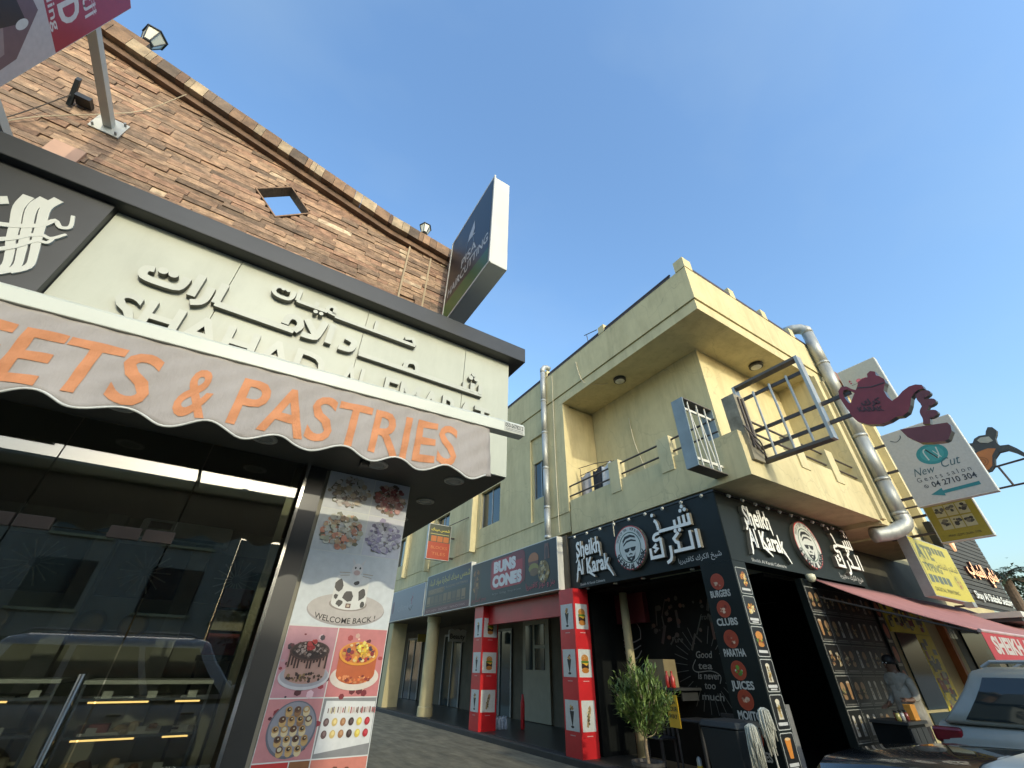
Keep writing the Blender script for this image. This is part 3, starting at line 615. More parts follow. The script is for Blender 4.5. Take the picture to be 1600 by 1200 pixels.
p.blobs(50, cx, cy - 0.075, 0.14, 0.03, 0.006, 0.014, [(96, 70, 50), (60, 40, 34), (150, 120, 80)], rp, 5)
for i in range(13): x = cx - 0.14 + 0.0233 * i; p.r(x - 0.006, x + 0.007, cy + 0.10 - rp.uniform(0.06, 0.12), cy + 0.10, (66, 40, 36))
p.e(cx, cy + 0.10, 0.152, 0.068, (84, 56, 50), 32).e(cx, cy + 0.102, 0.140, 0.06, (56, 36, 34), 32).blobs(75, cx, cy + 0.105, 0.13, 0.052, 0.006, 0.016, [(120, 96, 86), (70, 46, 42), (40, 28, 28), (180, 160, 150)], rp, 4).blobs(10, cx, cy + 0.14, 0.03, 0.04, 0.012, 0.022, [(180, 40, 40), (206, 60, 60), (150, 24, 30)], rp, 6); p.done('picture', po)
p = pic(0.95, 1.38, 1.37, 1.855, (214, 130, 128)); cx, cy = 1.16, 1.58            # fruit tart
p.blobs(30, cx, cy, 0.2, 0.23, 0.008, 0.03, [(170, 60, 60), (236, 190, 170), (120, 30, 40)], rp, 6); p.e(cx, cy - 0.075, 0.2, 0.09, (236, 222, 206), 32)
p.p([(cx - 0.16, cy + 0.09)] + [(cx + 0.16 * math.cos(t), cy - 0.05 + 0.075 * math.sin(t)) for t in [math.pi + math.pi * i / 14 for i in range(15)]] + [(cx + 0.16, cy + 0.09)], (200, 96, 40)).blobs(40, cx, cy - 0.09, 0.13, 0.03, 0.006, 0.016, [(226, 120, 60), (150, 50, 30), (240, 150, 90)], rp, 5)
p.e(cx, cy + 0.09, 0.165, 0.085, (240, 160, 40), 32).e(cx, cy + 0.095, 0.148, 0.074, (222, 130, 50), 32).blobs(60, cx, cy + 0.095, 0.135, 0.066, 0.008, 0.02, [(240, 180, 70), (206, 60, 40), (150, 30, 40), (236, 210, 150), (60, 40, 60)], rp, 6).blobs(26, cx + 0.02, cy + 0.125, 0.05, 0.05, 0.01, 0.02, [(250, 210, 50), (244, 190, 40), (252, 226, 110)], rp, 4); p.done('picture', po)
p = pic(0.55, 0.95, 1.0, 1.37, (206, 140, 140)); cx, cy = 0.765, 1.185            # plate of stuffed rolls
p.blobs(14, cx, cy, 0.19, 0.17, 0.01, 0.03, [(150, 50, 60), (110, 40, 50)], rp, 6); p.e(cx, cy, 0.172, 0.17, (110, 112, 122), 36).e(cx, cy + 0.004, 0.16, 0.158, (150, 152, 160), 36)
for j in range(5):
    for i in range(4 + (j % 2)):
        x = cx - 0.115 + 0.062 * i - 0.03 * (j % 2); y = cy - 0.12 + 0.058 * j
        if (x - cx) ** 2 + (y - cy) ** 2 > 0.0205: continue
        p.e(x + 0.004, y - 0.014, 0.025, 0.027, rp.choice([(206, 170, 110), (150, 110, 70), (226, 206, 160)]), 12).e(x, y + 0.004, 0.024, 0.021, rp.choice([(110, 74, 50), (190, 150, 90)]), 12).e(x, y + 0.005, 0.015, 0.013, rp.choice([(60, 44, 34), (206, 200, 170), (90, 60, 40)]), 10).e(x + 0.004, y + 0.008, 0.006, 0.005, (220, 200, 160), 8)
p.done('picture', po)
p = pic(0.95, 1.38, 1.0, 1.37, (150, 150, 148)); p.p([(0.962, 1.03), (1.372, 1.075), (1.372, 1.34), (0.975, 1.35)], (238, 238, 232))
cl = [(110, 84, 80), (226, 196, 120), (176, 126, 80), (66, 46, 42), (236, 206, 90), (190, 40, 50)]
for i in range(6):
    for j, yy in enumerate((1.215, 1.145)):
        x = 1.005 + 0.064 * i; p.e(x, yy - 0.004 * j, 0.022, 0.026, cl[i], 16).e(x + 0.003, yy + 0.002, 0.011, 0.014, tuple(min(255, q + 35) for q in cl[i]), 12)
    for q in range(6): x = 1.0 + 0.064 * i + 0.01 * q; p.r(x, x + 0.007, 1.265 + rp.uniform(0, .01), 1.30 + rp.uniform(0, .012), rp.choice([(236, 220, 160), (120, 90, 80), (226, 200, 190), (190, 60, 70), (240, 236, 226)]))
p.done('picture', po)
for a, b_, c in ((0.55, 0.80, (206, 60, 56)), (0.80, 0.95, (150, 100, 60)), (0.95, 1.38, (226, 140, 120))):
    p = pic(a, b_, 0.56, 1.0, c); p.blobs(40, (a + b_) / 2, 0.78, (b_ - a) * 0.4, 0.17, 0.01, 0.03, [(120, 60, 40), (70, 40, 36), (236, 200, 160), (200, 90, 60)], rp, 7); p.done('picture', po)

# ------------------------------------------------------------------ red perpendicular sign and wall fittings, top left
rs = thing('projecting_sign', 'red and white cosmetics sign on two posts above the brown stone gable', 'sign', (-2.66, 4.3, 6.0))
MB().box(-2.74, -2.60, 1.75, 3.22, 4.3, 7.04).build('box', SHEETW, rs)
fr = fE(-2.60); p = Print(fr, 0.0005)
p.r(1.77, 3.215, 5.835, 7.035, (186, 40, 60)).r(1.77, 3.215, 4.31, 5.835, (222, 214, 214))
p.t('D', 2.885, 3.06, 5.985, 0.25, (246, 240, 236), 0.035).t('trading', 2.55, 3.055, 5.865, 0.085, (246, 240, 236), 0.012)
p.t(ar('التجارة'), 2.5, 3.09, 6.30, None, (246, 240, 236), 0.01).r(2.98, 3.10, 6.42, 6.43, (230, 190, 196)).r(2.98, 3.10, 6.45, 6.46, (230, 190, 196))
p.p([(2.2, 4.9), (3.13, 4.98), (3.10, 5.40), (2.86, 5.75), (2.4, 5.6)], (126, 100, 108)).p([(2.3, 5.0), (3.05, 5.08), (3.03, 5.3), (2.5, 5.5)], (170, 150, 152)).p([(2.5, 5.2), (2.86, 5.33), (2.90, 5.60), (2.5, 5.5)], (36, 34, 36)).e(2.90, 5.55, 0.035, 0.07, (240, 240, 236)).p([(1.9, 5.3), (2.3, 5.5), (2.2, 5.86), (1.85, 5.8)], (36, 34, 34)).e(2.05, 5.1, 0.12, 0.2, (60, 54, 54))
p.done('printed_face', rs)
for z_ in (6.50, 5.12):
    MB().box(-2.70, -2.62, 3.221, 4.28, z_ - 0.04, z_ + 0.04).build('post', WHITE, rs)
    bp = MB().box(-2.79, -2.53, 4.278, 4.292, z_ - 0.13, z_ + 0.13).build('base_plate', WHITE, rs)
    for dx in (-0.1, 0.1):
        for dz in (-0.1, 0.1): MB().tube([(-2.66 + dx, 4.24, z_ + dz), (-2.66 + dx, 4.29, z_ + dz)], 0.012, 6).build('bolt', GREYM, bp)
t = thing('wall_bracket', 'small black angled steel bracket on the stone gable left of the post', 'bracket', (-3.0, 4.3, 6.6))
MB().hexa([(-3.04, 4.28, 6.52), (-3.0, 4.28, 6.52), (-3.0, 4.1, 6.75), (-3.04, 4.1, 6.75), (-3.04, 4.28, 6.57), (-3.0, 4.28, 6.57), (-3.0, 4.1, 6.8), (-3.04, 4.1, 6.8)]).build('arm', BLACK, t)
MB().box(-2.99, -2.86, 4.17, 4.285, 6.60, 6.66).build('angle', BLACK, t)
t = MB().box(-2.86, -2.60, 4.26, 4.29, 5.70, 5.95).build('access_plate', mat('pink_plate', (0.50, 0.30, 0.20), 0.6, 0.1), None, bevel=0.004); tag(t, 'small pinkish cover plate fixed on the stone gable', 'cover plate')
for i, (pts, lb) in enumerate((([(-2.3, 4.12, 7.45), (-2.55, 4.27, 7.0), (-2.75, 4.25, 6.6), (-3.1, 4.26, 6.1), (-3.3, 4.25, 5.6)], 'pale loose cable running down the gable from the coping'), ([(-3.02, 4.2, 6.6), (-3.2, 4.26, 6.0), (-3.35, 4.25, 5.55)], 'thin dark cable running down from the black bracket'))):
    t = MB().tube(crom(pts, 6), 0.005, 6).build('cable', mat('cable_%d' % i, ((0.5, 0.42, 0.28), (0.06, 0.05, 0.04))[i], 0.7)); tag(t, lb, 'cable')
def lantern(x, y, z_, s, lb):
    t = thing('coping_lantern', lb, 'lantern', (x, y, z_), 'lanterns on the gable coping')
    MB().box(x - 0.10 * s, x + 0.10 * s, y - 0.10 * s, y + 0.10 * s, z_ - 0.30 * s, z_ + 0.0).build('plinth', STUCCO2, t)
    MB().lathe([(0.06 * s, 0), (0.06 * s, 0.05 * s), (0.03 * s, 0.07 * s), (0.03 * s, 0.16 * s), (0.08 * s, 0.2 * s), (0.08 * s, 0.22 * s)], (x, y, z_), 6).build('stem', CHAR, t)
    MB().lathe([(0.085 * s, 0.22 * s), (0.15 * s, 0.46 * s)], (x, y, z_), 6).build('lamp_glass', mat('frosted_pane', (0.55, 0.56, 0.46), 0.3), t)
    for k in range(6):
        a = 2 * math.pi * k / 6
        MB().tube([(x + 0.087 * s * math.cos(a), y + 0.087 * s * math.sin(a), z_ + 0.22 * s), (x + 0.153 * s * math.cos(a), y + 0.153 * s * math.sin(a), z_ + 0.46 * s)], 0.009 * s, 5).build('frame_bar', CHAR, t)
    MB().lathe([(0.175 * s, 0.46 * s), (0.175 * s, 0.48 * s), (0.11 * s, 0.56 * s), (0.04 * s, 0.60 * s), (0.02 * s, 0.66 * s), (0.005 * s, 0.68 * s)], (x, y, z_), 6).build('cap', CHAR, t)
lantern(-3.14, 4.40, 8.29, 0.85, 'larger black lantern on the coping near the red sign')
lantern(0.985, 4.40, 7.33, 0.60, 'smaller black lantern on the coping near the green and dark sign')

# ------------------------------------------------------------------ dark green hairdresser sign
ps = thing('projecting_sign', 'dark blue and green haircutting sign box projecting at the end of the gable', 'sign', (1.46, 3.4, 5.3))
yf, yn = 3.98, 2.70
MB().box(1.352, 1.585, yn, yf, 5.265, 6.965).build('box', WHITE, ps, bevel=0.006)
for zz in (5.26, 6.96): MB().box(1.345, 1.36, yn - 0.006, yf, zz - 0.012, zz + 0.02).build('edge_strip', WHITE, ps)
for yy in (yn, yf): MB().box(1.344, 1.36, yy - 0.02, yy + 0.005, 5.25, 6.98).build('edge_strip', WHITE, ps)
fr = fB(1.351); p = Print(fr, 0.0008); a, b_ = -yf + 0.012, -yn - 0.022
nst = 22
for i in range(nst):
    u0 = a + (b_ - a) * i / nst; u1 = a + (b_ - a) * (i + 1) / nst; q = i / nst
    p.r(u0, u1, 5.53, 6.94, (int(46 - 8 * q), int(42 + 14 * q), int(40 + 30 * q)))
    p.p([(u0, 5.275), (u1, 5.275), (u1, 5.64 - 0.10 * (i + 1) / nst), (u0, 5.64 - 0.10 * i / nst)], (int(60 - 30 * q), int(120 - 10 * q), int(30 + 50 * q)))
p.t('PISA', -3.50, -3.08, 5.93, 0.17, (226, 230, 226), 0.01).t('HAIRCUTTING', -3.87, -2.76, 5.70, 0.16, (226, 230, 226), 0.015)
p.p([(-3.36, 6.32), (-3.22, 6.30), (-3.17, 6.42), (-3.20, 6.62), (-3.28, 6.50), (-3.33, 6.44)], (206, 214, 218)).line([(-3.36, 6.34), (-3.40, 6.12), (-3.46, 6.05)], 0.012, (140, 160, 170)).line([(-3.22, 6.32), (-3.16, 6.12)], 0.012, (140, 160, 170)).line([(-3.33, 6.4), (-3.15, 6.28)], 0.02, (206, 214, 218))
p.done('printed_face', ps)
for z_ in (5.45, 6.75): MB().box(1.40, 1.46, yf, 4.30, z_ - 0.03, z_ + 0.03).build('bracket', GREYM, ps)
MB().box(1.36, 1.43, 3.99, 4.06, 4.88, 6.9).build('post', mat('rusty_post', (0.2, 0.11, 0.07), 0.8, 0.3, 8), ps)

# ------------------------------------------------------------------ corner apartment building (right)
ap = thing('apartment_building', 'cream two storey corner building with loggia and shops in its arcade', 'building', (8, 8, 0))
XW = 7.0
def wall_strips(y0, y1, z0, z1, holes, x0=XW, x1=XW + 0.25):
    """wall along Y cut into butting boxes round its openings (ya, yb, za, zb)"""
    b = MB(); ys = sorted({y0, y1} | {h[0] for h in holes} | {h[1] for h in holes})
    for a, c in zip(ys[:-1], ys[1:]):
        hs = [h for h in holes if h[0] <= a + 1e-6 and h[1] >= c - 1e-6]
        if not hs: b.box(x0, x1, a, c, z0, z1); continue
        h = hs[0]
        if h[2] > z0: b.box(x0, x1, a, c, z0, h[2])
        if h[3] < z1: b.box(x0, x1, a, c, h[3], z1)
    return b
holes = [(9.22, 10.10, 5.05, 7.70), (11.94, 13.32, 5.56, 6.86), (16.0, 17.3, 5.56, 6.86), (20.8, 22.1, 5.56, 6.86)]
wall_strips(8.36, 42, 4.95, 8.25, holes).build('alley_wall', STUCCO, ap)
MB().box(XW + 0.02, XW + 0.24, 8.36, 42, 4.45, 4.945).build('alley_wall', STUCCO, ap)
wall_strips(9.22, 10.10, 5.05, 7.70, [(9.30, 10.03, 5.70, 6.85)], XW + 0.07, XW + 0.22).build('recess_panel', STUCCO, ap)
for (y0, y1, z0, z1) in ((9.30, 10.03, 5.70, 6.85), (11.94, 13.32, 5.56, 6.86), (16.0, 17.3, 5.56, 6.86), (20.8, 22.1, 5.56, 6.86)):
    w = MB().box(XW + 0.12, XW + 0.15, y0 + 0.001, y1 - 0.001, z0 + 0.001, z1 - 0.001).build('window', WINGL, ap)
    for yy in (y0 + 0.02, (y0 + y1) / 2, y1 - 0.02): MB().box(XW + 0.10, XW + 0.119, yy - 0.018, yy + 0.018, z0 + 0.002, z1 - 0.002).build('frame', GREYM, w)
    MB().box(XW + 0.10, XW + 0.118, y0 + 0.04, y1 - 0.04, z0 + 0.002, z0 + 0.04).build('frame', GREYM, w)
MB().box(XW + 0.16, 16.4, 8.37, 42, 4.4, 8.2).build('core', STUCCO, ap)
for y, z0 in ((13.55, 4.85), (17.62, 4.8), (20.35, 4.9), (24.5, 4.9)):
    MB().box(XW - 0.22, XW - 0.001, y, y + 0.16, z0, 8.24).build('fin', STUCCO2, ap)
# roof slab bands and parapet
MB().box(XW, 13.2, 3.5, 8.355, 8.252, 8.54).build('roof_slab', STUCCO, ap)
MB().box(XW, 13.2, 8.356, 42, 8.252, 8.54).build('roof_slab', STUCCO, ap)
MB().box(XW - 0.035, XW + 0.16, 3.465, 42, 8.56, 9.6).box(XW + 0.161, 12.9, 3.465, 3.66, 8.56, 9.6).build('parapet', STUCCO, ap)
MB().box(XW + 0.03, XW + 0.14, 3.53, 42, 8.54, 8.559).box(XW + 0.141, 12.85, 3.53, 3.64, 8.54, 8.559).build('shadow_groove', STUCCO, ap)
FL = mat('roof_flashing', (0.06, 0.045, 0.05), 0.6, 0.2)
MB().box(XW - 0.045, XW + 0.0, 3.9, 42, 9.602, 9.64).box(7.3, 12.9, 3.455, 3.50, 9.602, 9.64).build('flashing', FL, ap)
MB().box(XW - 0.02, XW + 0.02, 3.9, 42, 9.70, 9.735).box(7.3, 12.9, 3.48, 3.52, 9.70, 9.735).build('roof_rail', FL, ap)
for y in (6.25, 9.0, 12.6, 16.5): MB().box(XW - 0.05, XW + 0.17, y, y + 0.22, 9.601, 9.86).build('parapet_post', STUCCO2, ap)
for x in (8.75, 10.2, 11.6): MB().box(x, x + 0.24, 3.45, 3.67, 9.601, 9.90).build('parapet_post', STUCCO2, ap)
MB().box(XW - 0.05, XW + 0.26, 3.45, 3.72, 9.601, 9.93).build('parapet_post', STUCCO2, ap)
t = thing('roof_antenna', 'thin dark bent metal antenna standing on the roof parapet', 'antenna', (7.05, 6.9, 9.6))
MB().tube([(7.05, 7.0, 9.6), (7.05, 7.05, 10.05)], 0.012, 6).build('rod', RAIL, t); MB().tube([(7.05, 7.15, 10.12), (7.05, 6.6, 9.95)], 0.014, 6).build('arm', RAIL, t)
# loggia room and balcony
MB().box(8.19, 12.2, 4.46, 8.354, 4.62, 8.251).build('loggia_room_wall', STUCCO, ap)
MB().box(XW + 0.01, 13.0, 3.51, 8.3, 4.40, 4.61).build('balcony_floor', STUCCO, ap)
MB().box(XW, XW + 0.14, 3.5, 8.30, 4.36, 4.95).box(XW + 0.141, 11.8, 3.5, 3.64, 4.36, 4.95).build('balcony_upstand', STUCCO, ap)
MB().box(XW + 0.012, XW + 0.13, 3.512, 8.30, 4.951, 5.22).box(XW + 0.131, 11.8, 3.512, 3.63, 4.951, 5.22).build('balcony_wall', STUCCO, ap)
for y in (6.45, 4.95): MB().box(XW - 0.02, XW + 0.2, y, y + 0.32, 4.951, 5.71).build('balcony_post', STUCCO2, ap)
for x in (9.0, 10.4): MB().box(x, x + 0.32, 3.48, 3.70, 4.951, 5.71).build('balcony_post', STUCCO2, ap)
for z_ in (5.36, 5.63):
    MB().tube([(XW + 0.07, 3.9, z_), (XW + 0.07, 8.36, z_)], 0.022, 8).build('handrail', RAIL, ap)
    MB().tube([(7.6, 3.57, z_), (11.9, 3.57, z_)], 0.022, 8).build('handrail', RAIL, ap)
for x, y in ((7.52, 6.45), (10.03, 4.02)):
    t = MB().lathe([(0.17, 0), (0.17, -0.07), (0.13, -0.085)], (x, y, 8.251), 20).build('ceiling_lamp', CHAR, ap)
    MB().lathe([(0.13, -0.04), (0.128, -0.087), (0.09, -0.11), (0.02, -0.12)], (x, y, 8.251), 20).build('diffuser', mat('opal', (0.6, 0.6, 0.52), 0.3), t, smooth=True)
# street side beyond the balcony
MB().box(11.801, 13.0, 3.62, 8.3, 4.612, 8.251).build('street_wall', STUCCO, ap)
MB().box(11.801, 13.0, 3.5, 8.3, 4.3, 4.399).build('street_wall', STUCCO, ap)
for x in (11.80, 12.25): MB().box(x, x + 0.2, 3.44, 3.619, 4.401, 8.25).build('fin', STUCCO2, ap)
MB().box(13.21, 16.4, 3.9, 8.3, 4.3, 9.2).build('street_wall', STUCCO, ap)
MB().box(13.22, 16.5, 3.62, 4.0, 9.201, 9.52).build('brown_cornice', mat('brown_cornice', (0.24, 0.12, 0.08), 0.7, 0.15), ap)
for i in range(4): MB().box(13.5 + 0.16 * i, 13.55 + 0.16 * i, 3.84, 3.899, 7.6, 9.1).build('louvre_slat', mat('brown_slat', (0.30, 0.16, 0.09), 0.7, 0.15), ap)
for x in (14.2, 15.6): MB().box(x, x + 0.25, 3.70, 3.899, 4.35, 9.2).build('fin', STUCCO2, ap)
# arcade: ceiling, back wall, shop fronts, columns
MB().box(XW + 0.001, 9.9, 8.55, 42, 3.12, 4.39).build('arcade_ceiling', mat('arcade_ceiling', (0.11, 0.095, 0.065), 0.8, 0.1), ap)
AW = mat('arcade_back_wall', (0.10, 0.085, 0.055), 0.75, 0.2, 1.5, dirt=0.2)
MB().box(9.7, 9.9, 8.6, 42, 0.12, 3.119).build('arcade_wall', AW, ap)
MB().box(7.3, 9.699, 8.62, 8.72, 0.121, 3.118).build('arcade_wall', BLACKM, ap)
for (y0, y1, nm) in ((9.6, 10.9, 0), (15.3, 16.9, 1), (19.4, 21.2, 1), (24.0, 26.0, 1)):
    w = MB().box(9.66, 9.699, y0, y1, 0.14, 2.75).build('shop_window', WINGL, ap)
    for yy in (y0, (y0 + y1) / 2, y1): MB().box(9.62, 9.659, yy - 0.03, yy + 0.03, 0.14, 2.78).build('frame', GREYM, w)
    MB().box(9.62, 9.658, y0 + 0.031, y1 - 0.031, 2.70, 2.78).build('frame', GREYM, w)
dr = MB().box(9.62, 9.699, 12.95, 14.5, 0.14, 2.95).build('shop_door', mat('pale_door', (0.26, 0.24, 0.17), 0.5, 0.08), ap)
for (y0, y1, z0, z1) in ((13.2, 13.75, 1.5, 2.1), (13.2, 13.75, 2.2, 2.8), (13.9, 14.3, 1.5, 2.8)): MB().box(9.60, 9.619, y0, y1, z0, z1).build('pane', WINGL, dr)
CC = mat('cream_column', (0.46, 0.40, 0.22), 0.8, 0.08, 2, dirt=0.12)
for y in (17.1,): 
    MB().lathe([(0.27, 0), (0.27, 0.25), (0.235, 0.28), (0.235, 2.8), (0.26, 2.84), (0.26, 2.999)], (7.25, y, 0.12), 24).build('column', CC, ap, smooth=False)
MB().box(6.98, 7.62, 21.0, 21.55, 0.121, 3.119).build('column', CC, ap); MB().box(6.98, 7.62, 25.4, 25.9, 0.121, 3.119).build('column', CC, ap)
MB().box(7.15, 7.3, 8.55, 13.0, 2.62, 3.117).build('red_beam', REDP, ap)
MB().box(8.2, 8.35, 7.4, 8.61, 2.45, 3.11).build('red_beam', mat('deep_red_paint', (0.10, 0.010, 0.012), 0.6, 0.12), ap)
# red clad pillars with product pictures
fr_ = None
def pillar(y0, y1, x0, x1, lb, seed):
    t = thing('red_pillar', lb, 'pillar', ((x0 + x1) / 2, (y0 + y1) / 2, 0.12), 'red pillars of the burger shop')
    MB().box(x0, x1, y0, y1, 0.121, 3.115).build('cladding', REDP, t)
    q = random.Random(seed)
    for face in (0, 1):
        f2 = fB(x0) if face == 0 else fA(y0); a, b_ = (-y1, -y0) if face == 0 else (x0, x1)
        for i, zt in enumerate((2.80, 1.92, 1.03)):
            p = Print(f2, 0.001); c = (a + b_) / 2; g = 0.045; zb = zt - 0.50; h = 0.5
            p.r(a + g, b_ - g, zb, zt, (222, 226, 222))
            if face == 0:
                p.p([(c - 0.07, zb + 0.32), (c - 0.012, zb + 0.09), (c + 0.012, zb + 0.09), (c + 0.07, zb + 0.32)], (40, 34, 34)).e(c, zb + 0.065, 0.05, 0.022, (30, 26, 28)).blobs(14, c, zb + 0.36, 0.045, 0.05, 0.014, 0.03, [(206, 150, 70), (120, 60, 40), (236, 200, 120), (90, 50, 40)], q, 7)
            elif i < 2:
                p.e(c, zb + 0.33, 0.10, 0.075, (206, 140, 60), 20).r(c - 0.105, c + 0.105, zb + 0.24, zb + 0.29, (90, 130, 50)).r(c - 0.10, c + 0.10, zb + 0.19, zb + 0.25, (70, 40, 30)).p([(c - 0.1, zb + 0.25), (c + 0.1, zb + 0.25), (c + 0.04, zb + 0.2), (c - 0.02, zb + 0.23)], (240, 190, 60)).r(c - 0.10, c + 0.10, zb + 0.15, zb + 0.20, (56, 34, 28)).e(c, zb + 0.12, 0.10, 0.05, (196, 130, 56), 20).blobs(14, c, zb + 0.36, 0.06, 0.03, 0.004, 0.007, [(240, 220, 170)], q, 5)
            else:
                p.p([(c - 0.07, zb + 0.08), (c - 0.02, zb + 0.06), (c + 0.08, zb + 0.36), (c + 0.05, zb + 0.42), (c, zb + 0.38)], (176, 150, 110)).blobs(20, c, zb + 0.24, 0.04, 0.13, 0.01, 0.022, [(90, 60, 40), (220, 200, 160), (110, 120, 60)], q, 6)
            p.r(c - 0.08, c + 0.08, zb - 0.075, zb - 0.06, (226, 180, 176)).done('picture', t)
pillar(8.24, 8.76, 6.85, 7.29, 'red pillar with burger and cone pictures nearest the bushy plant', 1)
pillar(12.66, 13.2, 6.95, 7.5, 'red pillar with cone pictures below the join of two shop signs', 2)

# ------------------------------------------------------------------ downpipes
def downpipe(lb, x, y, ztop, zbot, r, dy, dx, foot):
    t = thing('downpipe', lb, 'downpipe', (x, y, zbot), 'galvanised downpipes')
    el = [(x + dx, y + dy, ztop + 0.02), (x + dx * 0.6, y + dy * 0.6, ztop + 0.04), (x + dx * 0.25, y + dy * 0.25, ztop), (x, y, ztop - 0.12), (x, y, ztop - 0.25)]
    MB().tube(el, r * 1.04, 14).build('elbow', STEEL, t, smooth=True)
    z_ = ztop - 0.24; n = 0
    while z_ > zbot + 0.05:
        z1 = max(zbot, z_ - 1.15); MB().tube([(x, y, z_), (x, y, z1)], r, 16).build('pipe_length', STEEL, t, smooth=True)
        MB().tube([(x, y, z1 - 0.02), (x, y, z1 + 0.05)], r * 1.1, 16).build('joint', STEEL, t, smooth=True); z_ = z1
    if foot: MB().tube(crom([(x, y, zbot), (x, y, zbot - 0.2), (x + foot[0] * 0.4, y + foot[1] * 0.4, zbot - 0.36), (x + foot[0], y + foot[1], zbot - 0.42)], 4), r * 1.06, 14).build('shoe', STEEL, t, smooth=True)
    return t
downpipe('slim galvanised downpipe on the alley wall above the burger sign', 6.86, 9.12, 10.05, 4.42, 0.085, 0.0, 0.3, None)
downpipe('fat galvanised downpipe on the street front behind the red teapot', 12.45, 3.30, 10.2, 4.55, 0.15, 0.45, -0.25, (-0.5, 0.5))

# ------------------------------------------------------------------ row of shop signs along the arcade
def boxsign(name, lb, y0, y1, z0, z1, group=None):
    t = thing(name, lb, 'sign', (6.9, (y0 + y1) / 2, z0), 'signs over the arcade shops'); MB().box(6.815, 6.995, y0, y1, z0, z1).build('box', WHITE, t); return t
t = boxsign('shop_sign', 'black burger shop sign reading BUNS CONES with food pictures', 8.70, 13.33, 3.13, 4.37)
p = Print(fB(6.815), 0.0012); p.r(-13.29, -8.72, 3.15, 4.35, (38, 40, 38)).r(-13.29, -12.65, 3.15, 4.35, (52, 46, 30))
q = random.Random(4); p.e(-12.95, 3.75, 0.17, 0.26, (120, 80, 40)).e(-12.98, 4.05, 0.2, 0.12, (150, 96, 40)).p([(-13.1, 3.6), (-12.8, 3.6), (-12.92, 3.25)], (96, 60, 30)).blobs(30, -12.95, 3.8, 0.2, 0.35, 0.03, 0.07, [(110, 70, 30), (70, 50, 30), (150, 110, 50)], q, 6).t(ar('برجر ايسكريم'), -13.2, -12.3, 3.24, None, (176, 60, 66))
p.p(rrect(-12.05, -10.15, 3.50, 4.30, 0.12), (120, 24, 34)).p(rrect(-11.98, -10.28, 3.46, 4.26, 0.12), (176, 44, 56)).p(rrect(-10.9, -10.2, 4.1, 4.33, 0.1), (120, 24, 34))
p.t('BUNS', -11.86, -10.62, 3.93, 0.27, (232, 232, 228), 0.075).t('CONES', -11.92, -10.32, 3.54, 0.27, (232, 232, 228), 0.075).t('Burgers . Hotdogs . Wraps & Cones', -11.9, -10.35, 3.32, 0.05, (150, 150, 146))
p.e(-9.75, 3.98, 0.24, 0.17, (176, 110, 56)).r(-9.98, -9.52, 3.84, 3.93, (110, 60, 40)).e(-9.75, 3.76, 0.23, 0.12, (150, 140, 56)).e(-9.72, 3.66, 0.2, 0.1, (120, 90, 50)).p([(-9.22, 4.28), (-9.06, 4.28), (-9.02, 3.9), (-9.26, 3.9)], (120, 76, 60)).e(-9.14, 4.05, 0.07, 0.17, (66, 40, 34)).e(-9.3, 3.62, 0.25, 0.27, (130, 110, 56)).blobs(46, -9.3, 3.62, 0.22, 0.24, 0.02, 0.06, [(190, 170, 120), (60, 50, 36), (150, 120, 40), (206, 196, 160)], q, 6)
p.t(ar('بنز و كونز كافتيريا'), -10.1, -8.85, 3.28, None, (206, 80, 96)); p.done('printed_face', t)
t = boxsign('shop_sign', 'dark blue and brown building materials sign with yellow Arabic lettering', 13.38, 17.15, 3.14, 4.5)
p = Print(fB(6.815), 0.0012); p.r(-17.1, -13.4, 3.16, 4.48, (46, 44, 34)).r(-17.1, -13.4, 3.85, 4.48, (38, 46, 60)).r(-17.1, -13.4, 3.16, 3.36, (96, 30, 36)).t(ar('شمس ميدك لتجارة مواد البناء'), -16.9, -13.45, 4.12, None, (196, 176, 60), 0.01)
p.r(-16.9, -15.5, 3.80, 3.98, (110, 86, 52)).t('PROJECT ROOMS', -16.9, -15.4, 3.84, 0.13, (136, 106, 60), 0.02).t('BUILDING MATERIALS', -15.3, -13.6, 3.9, 0.07, (150, 120, 80))
for i in range(9): p.r(-16.95 + 0.37 * i, -16.66 + 0.37 * i, 3.42, 3.74, q.choice([(120, 92, 54), (96, 74, 46), (140, 110, 70), (60, 60, 52)])); p.r(-16.92 + 0.37 * i, -16.7 + 0.37 * i, 3.45, 3.5, (70, 50, 36))
p.t('KITCHEN . DOORS . WINDOWS', -16.9, -13.7, 3.22, 0.07, (190, 150, 150)); p.done('printed_face', t)
t = boxsign('shop_sign', 'plain grey blue sign at the far end of the arcade signs', 17.3, 21.2, 3.15, 4.35)
p = Print(fB(6.815), 0.0012); p.r(-21.15, -17.34, 3.17, 4.33, (128, 134, 146)).t('clinic', -20.3, -18.6, 3.5, 0.25, (146, 150, 160)).blobs(14, -18.6, 3.9, 0.12, 0.25, 0.03, 0.06, [(150, 90, 110), (110, 80, 110)], q, 7).e(-20.9, 3.7, 0.12, 0.25, (112, 84, 104)).line([(-18.9, 3.55), (-18.7, 3.45), (-18.5, 3.6)], 0.05, (60, 62, 80)); p.done('printed_face', t)
t = thing('projecting_sign', 'small orange and dark hanging sign with yellow lettering on the alley wall', 'sign', (6.4, 15.3, 4.8))
MB().box(5.90, 6.82, 15.30, 15.44, 4.80, 6.08).build('box', GREYM, t)
p = Print(fA(15.30), 0.0012); p.r(5.92, 6.80, 4.82, 5.42, (176, 70, 46)).r(5.92, 6.80, 5.42, 6.06, (70, 78, 66)).t(ar('شمس ميدك'), 6.0, 6.75, 5.83, None, (230, 214, 80), 0.01).r(5.98, 6.74, 5.70, 5.72, (200, 190, 120))
for i in range(3): p.r(6.02 + 0.25 * i, 6.24 + 0.25 * i, 5.44, 5.64, (190, 110, 56))
